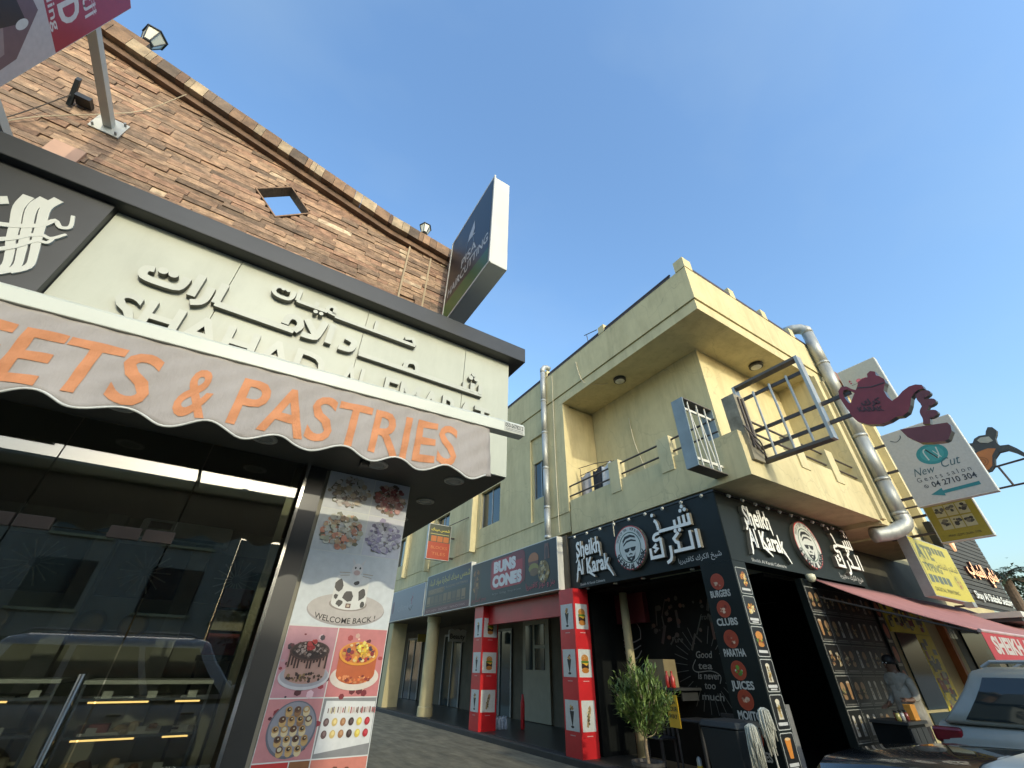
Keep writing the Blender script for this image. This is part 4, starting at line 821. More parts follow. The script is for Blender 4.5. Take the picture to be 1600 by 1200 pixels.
p.t('BLOCKS', 6.05, 6.7, 5.18, 0.10, (206, 130, 80)).t('TILES', 6.1, 6.65, 4.96, 0.10, (206, 130, 80)); p.done('printed_face', t)
for z_ in (4.92, 5.65): MB().box(6.82, 7.0, 15.35, 15.39, z_ - 0.03, z_ + 0.03).build('bracket', RAIL, t)
MB().tube([(6.7, 15.36, 6.08), (6.98, 14.2, 6.2)], 0.014, 6).build('stay', RAIL, t)
t = thing('hanging_sign', 'small white scalloped sign hanging under the arcade by the round column', 'sign', (8.4, 17.3, 2.5))
p_ = [(8.0, 2.35), (8.75, 2.35), (8.75, 2.72)] + [(8.75 - 0.0625 * i, 2.72 + 0.06 * abs(math.sin(i * math.pi / 4))) for i in range(1, 12)] + [(8.0, 2.72)]
MB().prism(p_, fA(17.3), 0, 0.03).build('board', WHITE, t); Print(fA(17.269), 0.001).t('Beauty', 8.06, 8.7, 2.45, 0.16, (40, 40, 40), 0.02).done('lettering', t)
for x in (8.1, 8.65): MB().tube([(x, 17.3, 2.74), (x, 17.3, 3.12)], 0.006, 5).build('wire', RAIL, t)
t = MB().box(8.2, 9.2, 21.0, 21.05, 2.45, 2.75).build('hanging_sign', mat('yellow_sign_dim', (0.35, 0.26, 0.05), 0.6, 0.1)); tag(t, 'small dull yellow sign under the arcade near the square column', 'sign')

# ------------------------------------------------------------------ black corner sign of the tea shop
ks = thing('corner_sign', 'black tea shop sign wrapping the corner with white lettering and round emblems', 'sign', (7.1, 4.3, 3.1))
KP = mat('black_sign_panel', (0.010, 0.014, 0.013), 0.42, 0.15, 2, spec=0.25)
MB().box(7.05, 7.35, 4.31, 8.52, 3.125, 4.30).build('alley_panel', KP, ks)
MB().box(7.06, 11.95, 4.30, 4.62, 3.128, 4.297).build('street_panel', KP, ks)
MB().box(7.03, 7.36, 4.29, 8.53, 4.301, 4.335).box(7.36, 11.96, 4.28, 4.63, 4.301, 4.335).build('top_rim', CHAR, ks)
LW = mat('white_letter', (0.78, 0.78, 0.72), 0.35, 0.03, 3); LG = mat('letter_return_grey', (0.16, 0.15, 0.12), 0.5, 0.1)
def emblem(fr, cx, cy, r):
    e = MB().prism(ell(cx, cy, r, r, 48), fr, 0.0, 0.075, 0, 1).build('emblem', [mat('emblem_red_rim', (0.42, 0.03, 0.03), 0.4), LG], ks)
    p = Print(fr, 0.0756); k = r / 0.47
    P = lambda pts: [(cx + u * k, cy + v * k) for u, v in pts]
    Wc, G, K = (232, 236, 226), (40, 92, 74), (22, 24, 24)
    p.p(ell(cx, cy, r * 0.95, r * 0.95, 48), Wc).p(ell(cx, cy, r * 0.70, r * 0.70, 40), G).p(ell(cx, cy, r * 0.655, r * 0.655, 40), Wc)
    p.p(P([(-0.20, 0.17), (-0.12, 0.25), (0.05, 0.27), (0.18, 0.22), (0.20, 0.17), (0.05, 0.21), (-0.10, 0.19), (-0.20, 0.10)]), K).p(P([(-0.19, 0.08), (-0.08, 0.155), (0.07, 0.165), (0.20, 0.12), (0.20, 0.09), (0.06, 0.125), (-0.08, 0.11), (-0.19, 0.04)]), K)
    p.p(P([(-0.18, -0.02), (-0.02, -0.005), (-0.025, -0.07), (-0.08, -0.10), (-0.15, -0.085)]), K).p(P([(0.18, -0.005), (0.02, -0.005), (0.025, -0.07), (0.08, -0.095), (0.15, -0.075)]), K).line(P([(-0.03, -0.02), (0.03, -0.02)]), 0.02 * k, K)
    p.line(P([(-0.04, -0.15), (0.0, -0.135), (0.045, -0.15)]), 0.028 * k, K)
    p.p(P([(-0.15, -0.11), (-0.10, -0.19), (-0.03, -0.20), (0.0, -0.185), (0.03, -0.20), (0.10, -0.19), (0.15, -0.11), (0.11, -0.25), (0.0, -0.32), (-0.11, -0.25)]), K).p(P([(-0.035, -0.225), (0.035, -0.225), (0.0, -0.26)]), Wc)
    for s, top_ in (('SHEIKH AL KARAK', False), ('TASTE OF TEA . HOT & FRESH', True)):
        n = len(s); rad = r * (0.735 if not top_ else 0.775); hh = 0.12 * k if not top_ else 0.06 * k
        sp = R(150) if not top_ else R(135)
        for i, ch in enumerate(s):
            if ch == ' ': continue
            q = (i + 0.5) / n - 0.5; a = (-math.pi / 2 + q * sp) if not top_ else (math.pi / 2 - q * sp)
            vs, fs = tmesh(ch, 0.03 if not top_ else 0.0)
            if not vs: continue
            w = max(v[0] for v in vs) / 2; sc_ = hh / 0.69; rot = a + math.pi / 2 if not top_ else a - math.pi / 2
            rb = rad + (hh if not top_ else 0.0)
            def tr(v):
                x, y = (v[0] - w) * sc_, v[1] * sc_
                return (cx + rb * math.cos(a) + x * math.cos(rot) - y * math.sin(rot), cy + rb * math.sin(a) + x * math.sin(rot) + y * math.cos(rot))
            p.d += 0.00008; p.b.add([fr(*tr(v), p.d) for v in vs], fs, 0, s2l(K))
    p.done('emblem_print', e)
def arabic_karak(fr, x, y, s):
    k = 0
    def L_(strokes, dots=()):
        nonlocal k
        b = MB()
        for st, sm in strokes: k += 1; b.ribbon([(x + u * s, y + v * s) for u, v in st], 0.072 * s, fr, 0, 0.07 + 0.0006 * k, 0, 1, sm)
        for u, v in dots: k += 1; b.prism(ell(x + u * s, y + v * s, 0.045 * s, 0.045 * s, 12), fr, 0, 0.07 + 0.0006 * k, 0, 1)
        b.build('letter', [LW, LG], ks)
    L_([([(1.26, 0.80), (1.26, 0.575), (0.36, 0.575)], 0), ([(1.13, 0.79), (1.13, 0.611)], 0), ([(1.00, 0.78), (1.00, 0.611)], 0), ([(0.86, 0.74), (0.86, 0.611)], 0), ([(0.27, 0.86), (0.33, 0.80), (0.36, 0.66), (0.36, 0.611)], 2), ([(0.36, 0.54), (0.22, 0.52), (0.17, 0.44), (0.24, 0.39), (0.38, 0.42)], 3)], [(1.08, 0.90), (1.20, 0.90), (1.14, 0.985), (0.84, 0.49), (0.96, 0.49), (0.24, 0.99)])
    L_([([(1.38, 0.42), (1.38, 0.02)], 0)])
    L_([([(1.22, 0.42), (1.22, 0.055), (0.70, 0.055)], 0), ([(0.92, 0.44), (0.76, 0.33), (0.80, 0.25), (0.86, 0.22), (0.86, 0.092)], 0)])
    L_([([(0.62, 0.20), (0.62, 0.02), (0.58, -0.10), (0.46, -0.15)], 2)])
    L_([([(0.38, 0.42), (0.38, 0.02), (0.03, 0.02), (0.03, 0.24)], 0), ([(0.24, 0.30), (0.15, 0.25), (0.25, 0.20), (0.14, 0.14)], 0)])
def latin_karak(fr, x, y):
    for s, a, c, yy, h in (('Sheikh', 0.03, 0.86, 0.52, 0.33), ('Al', 0.0, 0.24, 0.13, 0.31), ('Karak', 0.36, 1.13, 0.13, 0.31)):
        raised('letter', s, x + a, x + c, y + yy, h, fr, 0, 0.07, [LW, LG], ks, 0.028)
    for st in ([(0.05, 0.56), (0.06, 0.47), (0.0, 0.40)], [(0.03, 0.16), (0.01, 0.05), (-0.02, -0.02)], [(0.42, 0.15), (0.56, 0.06), (0.62, 0.02)], [(1.05, 0.15), (1.13, 0.07), (1.20, -0.04)], [(0.82, 0.56), (0.85, 0.50), (0.85, 0.42)], [(0.29, 0.56), (0.30, 0.48), (0.27, 0.44)]):
        MB().ribbon([(x + u, y + v) for u, v in st], (0.06, 0.025), fr, 0, 0.0695, 0, 1, 3).build('letter', [LW, LG], ks)
fb, fc = fB(7.05), fA(4.30)
latin_karak(fb, -8.20, 3.27); emblem(fb, -6.43, 3.70, 0.44); arabic_karak(fb, -5.92, 3.38, 0.82)
latin_karak(fc, 7.66, 3.29); emblem(fc, 9.74, 3.71, 0.46); arabic_karak(fc, 10.72, 3.42, 0.80)
p = Print(fb, 0.001); p.t('Sheikh Al Karak Cafeteria', -8.18, -7.35, 3.17, 0.05, (206, 206, 200), 0.01).t(ar('شيخ الكرك كافتيريا'), -5.35, -4.45, 3.22, None, (206, 206, 200), 0.01).done('small_print', ks)
p = Print(fc, 0.001); p.t('Sheikh Al Karak Cafeteria', 7.66, 8.75, 3.17, 0.055, (206, 206, 200), 0.01).t(ar('شيخ الكرك كافتيريا'), 10.8, 11.8, 3.22, None, (206, 206, 200), 0.01).done('small_print', ks)
STUD = mat('spot_lens', (0.62, 0.62, 0.55), 0.2)
for i in range(9): MB().tube([(7.0 - 0.0, 8.2 - 0.46 * i, 4.28), (6.96, 8.2 - 0.46 * i, 4.25)], 0.028, 8).build('sign_spot', STUD, ks)
for i in range(11): MB().tube([(7.4 + 0.42 * i, 4.26, 4.28), (7.4 + 0.42 * i, 4.22, 4.25)], 0.028, 8).build('sign_spot', STUD, ks)
for y, x in ((8.1, 7.2), (7.2, 7.2), (6.4, 7.2), (5.2, 7.2), (4.7, 7.2)): MB().lathe([(0.045, 0), (0.04, -0.02)], (x, y, 3.124), 10).build('bottom_spot', STUD, ks)
t = thing('security_camera', 'small white dome camera under the black sign beside the pink awning', 'camera', (9.35, 4.2, 3.05))
MB().lathe([(0.05, 0.08), (0.085, 0.06), (0.085, 0.0), (0.05, -0.05), (0.01, -0.065)], (9.35, 4.22, 3.045), 14).build('dome', mat('dome_cream', (0.6, 0.58, 0.42), 0.3), t, smooth=True)

# ------------------------------------------------------------------ tea shop front under the sign
ts = thing('tea_shop_front', 'black tea shop front with menu pillar and chalk mural at the corner', 'shop front', (7.3, 4.6, 0.12))
MB().box(7.05, 7.42, 4.302, 4.92, 0.121, 3.123).build('menu_pillar', KP, ts)
MB().box(8.36, 8.5, 4.93, 8.615, 0.121, 3.119).build('mural_wall', BLACKM, ts)
MB().box(8.501, 12.3, 4.63, 8.3, 3.06, 3.12).build('ceiling', BLACKM, ts)
MB().box(7.43, 12.3, 8.301, 8.40, 0.121, 3.05).build('rear_wall', BLACKM, ts); MB().box(12.2, 12.3, 4.51, 8.3, 0.121, 3.05).build('party_wall', BLACKM, ts)
MB().box(7.43, 8.36, 4.93, 8.6, 3.06, 3.119).build('canopy_ceiling', BLACKM, ts)
MB().box(9.18, 11.75, 4.33, 4.45, 0.121, 3.05).build('menu_wall', KP, ts)
MB().box(11.76, 12.05, 4.30, 4.5, 0.121, 3.12).build('menu_pier', KP, ts)
MB().box(8.6, 9.1, 5.2, 7.5, 0.121, 1.1).build('added_counter', GREYM, ts); MB().box(8.6, 9.3, 7.6, 8.25, 0.121, 2.1).build('added_fridge', GREYM, ts); MB().box(8.66, 9.24, 7.58, 7.599, 0.4, 2.0).build('added_fridge_door', WINGL, ts)  # unseen counter and fridge added to catch bounced light in the dark doorway
for k in range(3): MB().box(9.4, 11.6, 7.9, 8.2, 1.2 + 0.45 * k, 1.23 + 0.45 * k).build('added_shelf', WHITE, ts)  # shelves added for the same bounced light
# orange discs with category names
p0 = fB(7.05)
for i, (w, zc) in enumerate((('BURGERS', 2.70), ('CLUBS', 2.29), ('PARATHA', 1.87), ('JUICES', 1.46), ('MOJITO', 1.10), ('SHAKES', 0.66))):
    p = Print(p0, 0.0012); p.e(-4.66, zc + 0.13, 0.125, 0.125, (190, 84, 56), 28).e(-4.66, zc + 0.13, 0.115, 0.115, (176, 72, 46), 28)
    q = random.Random(i); p.blobs(9, -4.66, zc + 0.12, 0.06, 0.06, 0.012, 0.035, [(206, 150, 120), (160, 60, 40), (226, 190, 160)] if i != 3 else [(90, 170, 190), (110, 160, 60), (240, 240, 230)], q, 6)
    p.t(w, -4.84, -4.47, zc - 0.10, 0.095, (206, 206, 196), 0.035).done('menu_disc', ts)
def food(p0_, c, zb, w, h, kind, q, s=1.0):
    class D_:
        def __init__(s_): pass
        def p(s_, a, col): p0_.p(a, dim_(col)); return s_
        def e(s_, a, b, r1, r2, col, n=14): p0_.e(a, b, r1, r2, dim_(col), n); return s_
        def blobs(s_, n, a, b, rx, ry, r0, r1, cols, q, k=6): p0_.blobs(n, a, b, rx, ry, r0, r1, [dim_(x) for x in cols], q, k); return s_
    def dim_(c3): g_ = sum(c3) / 3; return tuple((x * 0.55 + g_ * 0.45) * s + 30 * (1 - s) for x in c3) if s < 1 else c3  # greys and dims the inks to put shade into the prints
    p = D_()
    if kind == 0: p.p([(c - 0.2 * w, zb + 0.15 * h), (c + 0.2 * w, zb + 0.15 * h), (c + 0.13 * w, zb + 0.8 * h), (c - 0.13 * w, zb + 0.8 * h)], (222, 214, 190)).e(c, zb + 0.8 * h, 0.17 * w, 0.1 * h, (246, 236, 206)).blobs(8, c, zb + 0.5 * h, 0.1 * w, 0.25 * h, 0.05 * w, 0.1 * w, [(206, 176, 110), (150, 120, 60), (190, 160, 90)], q, 6)
    elif kind == 1: p.e(c, zb + 0.66 * h, 0.3 * w, 0.2 * h, (222, 150, 70)).blobs(14, c, zb + 0.42 * h, 0.28 * w, 0.16 * h, 0.05 * w, 0.1 * w, [(120, 150, 60), (150, 60, 40), (240, 190, 80), (90, 60, 40)], q, 6).e(c, zb + 0.28 * h, 0.26 * w, 0.1 * h, (206, 140, 64))
    elif kind == 2: p.blobs(22, c, zb + 0.5 * h, 0.28 * w, 0.3 * h, 0.06 * w, 0.12 * w, [(240, 200, 110), (226, 160, 60), (246, 226, 170), (190, 110, 50)], q, 6)
    elif kind == 3: p.p([(c - 0.15 * w, zb + 0.2 * h), (c + 0.12 * w, zb + 0.2 * h), (c + 0.22 * w, zb + 0.85 * h), (c - 0.25 * w, zb + 0.85 * h)], (236, 150, 60)).e(c, zb + 0.85 * h, 0.22 * w, 0.05 * h, (250, 210, 150))
    else: p.p([(c - 0.14 * w, zb + 0.15 * h), (c + 0.14 * w, zb + 0.15 * h), (c + 0.12 * w, zb + 0.85 * h), (c - 0.12 * w, zb + 0.85 * h)], (60, 176, 190)).e(c, zb + 0.85 * h, 0.12 * w, 0.05 * h, (206, 240, 240))
q = random.Random(21)
zt = 3.02
for i, k in enumerate((2, 2, 1, 0, 0, 3, 0)):       # framed pictures on the street face of the pillar
    h = 0.40; zb = zt - h; p = Print(fA(4.302), 0.0012); p.p(rrect(7.085, 7.405, zb, zt, 0.03), (222, 224, 214)).p(rrect(7.094, 7.396, zb + 0.009, zt - 0.009, 0.024), (26, 28, 28))
    food(p, 7.245, zb + 0.07, 0.30, 0.31, k, q); p.r(7.13, 7.36, zb + 0.05, zb + 0.085, (226, 226, 220)); p.r(7.17, 7.33, zb + 0.02, zb + 0.04, (216, 216, 210)) if i % 2 else None
    p.done('menu_picture', ts); zt = zb - 0.028
for row, zt in enumerate((2.92, 2.46, 2.0, 1.54, 1.08, 0.62)):    # panels right of the door: first column coloured as sunlit, rest as shaded
    for c_ in range(5):
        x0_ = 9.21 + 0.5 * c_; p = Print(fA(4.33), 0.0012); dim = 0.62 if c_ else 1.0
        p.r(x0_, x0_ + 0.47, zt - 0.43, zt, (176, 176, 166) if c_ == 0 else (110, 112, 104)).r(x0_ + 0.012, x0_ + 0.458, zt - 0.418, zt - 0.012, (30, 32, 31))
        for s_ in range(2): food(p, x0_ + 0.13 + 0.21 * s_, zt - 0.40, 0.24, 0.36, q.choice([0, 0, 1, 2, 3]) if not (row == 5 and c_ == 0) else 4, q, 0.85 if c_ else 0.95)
        p.r(x0_ + 0.05, x0_ + 0.42, zt - 0.405, zt - 0.385, (110, 110, 104)); p.done('menu_picture', ts)
for i in range(7):
    zc = 2.7 - 0.4 * i; p = Print(fA(4.30), 0.0012); p.e(11.9, zc, 0.10, 0.14, (186, 90, 64), 22).e(11.9, zc, 0.085, 0.125, (206, 110, 80), 22).r(11.80, 12.0, zc - 0.2, zc - 0.15, (196, 190, 170)).done('menu_disc', ts)
# chalk mural
p = Print(fB(8.36), 0.0015); CH = (150, 152, 146)
for i in range(26):
    a = R(20 + 320 * i / 25) + R(90); p.line([(-6.2 + 0.42 * math.cos(a), 1.62 + 0.42 * math.sin(a)), (-6.2 + 0.72 * math.cos(a), 1.62 + 0.72 * math.sin(a))], 0.012, (96, 98, 94))
p.done('chalk_rays', ts); p = Print(fB(8.36), 0.0035)
for s, a, c, y in (('Good', -6.38, -6.02, 1.78), ('tea', -6.38, -6.06, 1.60), ('is never', -6.42, -5.94, 1.44), ('too', -6.32, -6.08, 1.29), ('much', -6.42, -5.95, 1.12)): p.t(s, a, c, y, 0.11, CH, 0.012, 0.2)
p.line([(-6.4, 1.75), (-6.5, 1.62), (-6.42, 1.55), (-6.1, 1.57), (-5.92, 1.5), (-5.96, 1.38)], 0.014, CH, 4)
p.t('Pure', -6.9, -6.62, 2.05, 0.10, (96, 98, 94), 0.0, 0.3).t('from Kenya', -6.1, -5.5, 2.42, 0.10, (86, 88, 84), 0.0, 0.3)
p.done('chalk_lettering', ts); p = Print(fB(8.36), 0.0035)
p.line([(-8.3, 2.05), (-8.36, 2.25), (-8.2, 2.5), (-7.95, 2.55), (-7.75, 2.35), (-7.76, 2.15)], 0.025, CH, 4).line([(-8.36, 2.15), (-8.05, 2.08), (-7.76, 2.15)], 0.025, CH, 4).line([(-8.34, 2.02), (-8.05, 1.94), (-7.78, 2.02)], 0.022, CH, 4).line([(-8.33, 1.94), (-8.2, 1.8), (-7.95, 1.78), (-7.78, 1.92)], 0.025, CH, 4)
p.done('chalk_burger', ts); p = Print(fB(8.36), 0.0055); q = random.Random(8)
for i in range(14): u = q.uniform(-7.4, -5.2); v = q.uniform(2.0, 2.9); p.line([(u, v), (u + q.uniform(-.2, .2), v - q.uniform(.1, .4))], q.uniform(.02, .07), q.choice([(70, 66, 60), (56, 50, 50), (90, 60, 50), (60, 66, 60)]))
p.blobs(30, -6.6, 2.5, 0.9, 0.4, 0.02, 0.07, [(70, 60, 52), (60, 62, 58), (90, 60, 46), (46, 46, 44)], q, 7); p.done('chalk_doodles', ts)['kind'] = 'stuff'
MB().tube([(7.95, 7.75, 0.12), (7.95, 7.75, 3.05)], 0.09, 12).build('cream_post', CC, ts, smooth=True)

# ------------------------------------------------------------------ empty sign frames and red teapot sign
t = thing('empty_sign_frame', 'large empty steel sign frame with three upright bars by the corner balcony', 'sign frame', (7.6, 3.0, 4.7), 'empty sign frames at the corner')
y0, y1, z0, z1 = 2.31, 3.61, 4.70, 6.37; FS = mat('aluminium_frame', (0.42, 0.41, 0.36), 0.4, 0.15, metal=0.5); FD = mat('frame_inside', (0.10, 0.09, 0.075), 0.6, 0.2)
for a in ((7.52, 7.68, y0, y0 + 0.05, z0, z1), (7.52, 7.68, y1 - 0.05, y1, z0, z1)): MB().box(*a).build('frame_side', FS, t)
for a in ((7.52, 7.68, y0 + 0.051, y1 - 0.051, z0, z0 + 0.05), (7.52, 7.68, y0 + 0.051, y1 - 0.051, z1 - 0.05, z1)): MB().box(*a).build('frame_rail', FD, t)
for y in (2.63, 2.95, 3.27): MB().tube([(7.60, y, z0 + 0.05), (7.60, y, z1 - 0.25)], 0.022, 8).build('upright_bar', FS, t)
tp = thing('teapot_sign', 'dark red teapot shaped sign pouring into a cup on long steel arms', 'sign', (7.6, 1.6, 4.7))
for z_, ye in ((6.08, 2.36), (5.36, 1.86), (5.0, 1.80)): MB().box(7.63, 7.67, ye, 3.75, z_ - 0.03, z_ + 0.03).build('arm', RAIL, tp)
body = [(1.746, 5.377), (1.691, 5.455), (1.606, 5.468), (1.56, 5.462), (1.545, 5.52), (1.49, 5.545), (1.44, 5.50), (1.455, 5.44), (1.421, 5.40), (1.390, 5.33), (1.398, 5.27), (1.428, 5.229), (1.467, 5.162), (1.468, 5.047), (1.442, 4.962), (1.36, 4.99), (1.277, 5.044), (1.184, 5.077), (1.109, 5.071), (1.051, 5.031), (1.051, 4.968), (1.111, 4.981), (1.169, 4.957), (1.229, 4.906), (1.281, 4.81), (1.348, 4.722), (1.428, 4.694), (1.498, 4.713), (1.589, 4.688), (1.714, 4.684), (1.857, 4.749), (1.951, 4.842), (1.985, 4.951), (1.992, 5.081)]
hout = [(1.998, 5.081), (2.011, 5.211), (2.02, 5.339), (1.994, 5.436), (1.936, 5.491), (1.865, 5.459), (1.822, 5.388), (1.766, 5.326)]
hin = [(1.80, 5.285), (1.838, 5.35), (1.873, 5.405), (1.93, 5.41), (1.955, 5.36), (1.958, 5.27), (1.94, 5.18), (1.90, 5.15)]
pf = lambda u, v, d=0: (7.60 - d, u, v)
MS = mat('sign_return_dark', (0.05, 0.045, 0.04), 0.3, 0.1, metal=0.3)
MB().prism(body, pf, -0.12, 0.0, 0, 1).build('teapot', [MAROON, MS], tp)
b = MB(); MB_ = [Vector(h) for h in hout]; n_ = len(hout)
b.prism(hout + hin[::1], pf, -0.119, 0.001, 0, 1); b.build('handle', [MAROON, MS], tp)
MB().ribbon([(1.75, 5.365), (1.58, 5.29), (1.41, 5.275)], 0.014, pf, 0.0, 0.006).build('lid_line', MS, tp)
MB().ribbon(crom([(1.13, 4.93), (1.15, 4.85), (1.14, 4.74), (1.20, 4.66), (1.21, 4.56), (1.24, 4.48)], 5), 0.075, pf, -0.09, -0.01, 0, 1).build('stream', [CUPRED, MS], tp)
for cy_, cz_ in ((1.10, 4.90), (1.10, 4.76), (1.15, 4.60)): MB().prism(ell(cy_, cz_, 0.085, 0.055, 14), pf, -0.10, -0.004 - 0.002 * cz_, 0, 1).build('drop', [CUPRED, MS], tp)
cup = [(1.534, 4.52), (1.042, 4.41), (1.030, 4.36), (1.050, 4.29), (1.126, 4.195), (1.17, 4.185), (1.30, 4.215), (1.417, 4.262), (1.501, 4.381)]
MB().prism(cup, pf, -0.12, 0.0, 0, 1).build('cup', [CUPRED, MS], tp)
ftp = lambda u, v, d=0: (7.60 - d, -u, v)
pos = fB(7.60); DK = mat('dark_maroon_letter', (0.055, 0.022, 0.022), 0.5)
for o_ in raised('lettering', ar('كرك'), -1.80, -1.56, 5.06, None, lambda u, v, d=0: pos(u, v - 0.30 * (u + 1.8), d), 0.0, 0.006, [DK], tp, 0.03, False): pass
for o_ in raised('lettering', 'KARAK', -1.87, -1.58, 4.985, 0.075, lambda u, v, d=0: pos(u, v - 0.42 * (u + 1.87), d), 0.0, 0.006, [DK], tp, 0.03, False): pass
t = thing('empty_sign_frame', 'small empty steel sign frame with crossed bars hanging over the alley', 'sign frame', (6.6, 4.0, 4.5), 'empty sign frames at the corner')
BLG = mat('blue_grey_sheet', (0.22, 0.27, 0.28), 0.5, 0.12, dirt=0.1)
MB().box(6.18, 6.20, 3.90, 4.15, 4.47, 5.84).build('side_sheet', BLG, t); MB().box(7.06, 7.08, 3.90, 4.15, 4.47, 5.84).build('side_sheet', BLG, t)
MB().box(6.201, 7.059, 3.90, 4.15, 4.47, 4.49).build('bottom_sheet', FD, t); MB().box(6.201, 7.059, 3.90, 4.15, 5.82, 5.84).build('top_sheet', FD, t)
for x in (6.36, 6.62, 6.86): MB().box(x, x + 0.022, 3.93, 3.95, 4.491, 5.819).build('bar', WHITE, t)
for (x, x2) in ((6.4, 6.63), (6.64, 6.87)): MB().tube([(x, 3.965, 5.75), (x2, 3.965, 4.52)], 0.011, 6).build('cross_bar', WHITE, t)
for z_ in (4.62, 5.62): MB().box(6.201, 7.059, 3.955, 3.985, z_, z_ + 0.05).build('rail', WHITE, t)
t = thing('cable_cabinet', 'grey battered cable panel on the balcony corner between the two frames', 'cabinet', (7.3, 3.6, 4.6))
MB().box(7.16, 7.50, 3.44, 3.70, 4.66, 6.02).build('panel', mat('weathered_grey', (0.24, 0.22, 0.16), 0.7, 0.3, 5, dirt=0.3), t)
for x, w in ((7.24, 0.03), (7.35, 0.05)): MB().box(x, x + w, 3.41, 3.439, 4.9, 5.95).build('cable_tray', RAIL, t)
for k in range(3): MB().tube(crom([(7.10 + 0.05 * k, 3.42, 5.3), (7.2, 3.36, 5.1 - 0.1 * k), (7.45, 3.38, 5.0 - 0.12 * k), (7.55, 3.44, 4.75)], 5), 0.012, 6).build('cable', RAIL, t)

# ------------------------------------------------------------------ signs further along the street
def slab_sign(lb, x, ya, yb, za, zb, th=0.14, m=None, group='projecting signs along the street'):
    t = thing('projecting_sign', lb, 'sign', (x, (ya + yb) / 2, za), group); MB().box(x, x + th, ya, yb, za, zb).build('box', m or SHEETW, t, bevel=0.008); return t
t = slab_sign('white square sign with pink blossom half hidden by the red teapot', 12.5, 2.24, 3.12, 7.05, 8.42)
p = Print(fB(12.5), 0.0012); q = random.Random(2); p.r(-3.10, -2.26, 7.07, 8.40, (206, 212, 204)).blobs(16, -2.70, 7.92, 0.10, 0.10, 0.03, 0.06, [(196, 70, 100), (222, 120, 140), (170, 40, 76)], q, 8).blobs(5, -2.95, 8.0, 0.05, 0.07, 0.012, 0.025, [(196, 70, 100)], q, 6).blobs(8, -2.72, 7.62, 0.08, 0.12, 0.02, 0.04, [(150, 160, 150), (110, 140, 130)], q, 6).line([(-2.95, 7.9), (-2.8, 7.9), (-2.7, 7.8)], 0.012, (120, 110, 100)); p.done('printed_face', t)
MB().box(12.55, 12.6, 3.12, 3.62, 8.0, 8.05).build('arm', RAIL, t); MB().box(12.55, 12.6, 3.12, 3.62, 7.3, 7.35).build('arm', RAIL, t)
t = slab_sign('white barber sign with teal emblem and teal arrow reading New Cut', 12.5, 1.62, 2.94, 4.63, 6.40)
p = Print(fB(12.5), 0.0012); p.r(-2.92, -1.64, 4.65, 6.38, (206, 208, 204)).e(-2.24, 5.66, 0.27, 0.23, (46, 150, 156), 36).e(-2.24, 5.66, 0.20, 0.17, (70, 166, 170), 30)
p.line([(-2.34, 5.55), (-2.36, 5.74), (-2.30, 5.78), (-2.20, 5.56), (-2.14, 5.6), (-2.12, 5.78)], 0.022, (210, 226, 222), 3).line([(-2.30, 5.78), (-2.19, 5.55)], 0.025, (36, 60, 64)).line([(-2.2, 5.72), (-2.12, 5.55)], 0.015, (210, 226, 222))
p.t('New', -2.72, -2.36, 5.27, 0.17, (60, 100, 110), -0.004, 0.35).t('Cut', -2.22, -1.90, 5.32, 0.19, (60, 100, 110), -0.004, 0.35).t('G e n t s  s a l o n', -2.72, -1.80, 5.13, 0.10, (70, 76, 84)).t('04 2710 304', -2.52, -1.78, 4.97, 0.115, (50, 56, 66), 0.015)
p.e(-2.62, 5.02, 0.04, 0.04, (110, 116, 120), 14).e(-2.62, 5.02, 0.027, 0.027, (206, 208, 204), 12).line([(-2.635, 5.04), (-2.62, 5.01), (-2.6, 5.0)], 0.014, (70, 76, 84))
p.p([(-2.62, 4.83), (-2.40, 4.92), (-2.40, 4.865), (-1.80, 4.89), (-1.80, 4.82), (-2.40, 4.80), (-2.40, 4.75)], (46, 140, 150)).line([(-2.8, 6.2), (-2.7, 6.14), (-2.6, 6.2), (-2.58, 6.26)], 0.016, (70, 84, 90), 3).done('printed_face', t)
for z_ in (6.15, 5.5, 4.85): MB().box(12.55, 12.6, 2.941, 3.66, z_, z_ + 0.05).build('arm', RAIL, t)
t = slab_sign('small olive yellow sign with six pictures below the barber sign', 13.2, 2.16, 3.04, 3.98, 4.80)
p = Print(fB(13.2), 0.0012); p.r(-3.02, -2.18, 4.0, 4.78, (168, 152, 40)); q = random.Random(6)
for i in range(3):
    for j in range(2):
        u = -2.88 + 0.2 * i; v = 4.50 - 0.27 * j; p.r(u, u + 0.18, v, v + 0.24, (196, 190, 150)).blobs(9, u + 0.09, v + 0.14, 0.06, 0.06, 0.015, 0.045, [(70, 70, 66), (110, 104, 90), (50, 48, 46)], q, 6)
p.t('PRINT . COPY . SCAN . TYPE', -2.85, -2.32, 4.08, 0.04, (80, 76, 40), 0.01).done('printed_face', t)
MB().box(13.25, 13.3, 3.041, 3.9, 4.2, 4.25).build('arm', RAIL, t); MB().box(13.25, 13.3, 3.041, 3.9, 4.6, 4.65).build('arm', RAIL, t)
t = thing('coffee_pot_sign', 'orange and grey coffee pot shaped sign at the right edge of the street', 'sign', (14.5, 1.7, 5.2))
pot = [(2.028, 6.25), (1.933, 6.326), (1.80, 6.296), (1.729, 6.384), (1.626, 6.42), (1.513, 6.40), (1.47, 6.48), (1.40, 6.56), (1.33, 6.53), (1.30, 6.43), (1.345, 6.34), (1.40, 6.27), (1.43, 6.15), (1.407, 6.072), (1.276, 6.046), (1.196, 5.921), (1.10, 5.70), (1.15, 5.66), (1.264, 5.84), (1.35, 5.929), (1.492, 5.931), (1.62, 5.82), (1.69, 5.666), (1.80, 5.575), (1.947, 5.565), (2.04, 5.66), (2.05, 5.85), (1.995, 6.008), (2.045, 6.141)]
pp = lambda u, v, d=0: (14.5 - d, u, v)
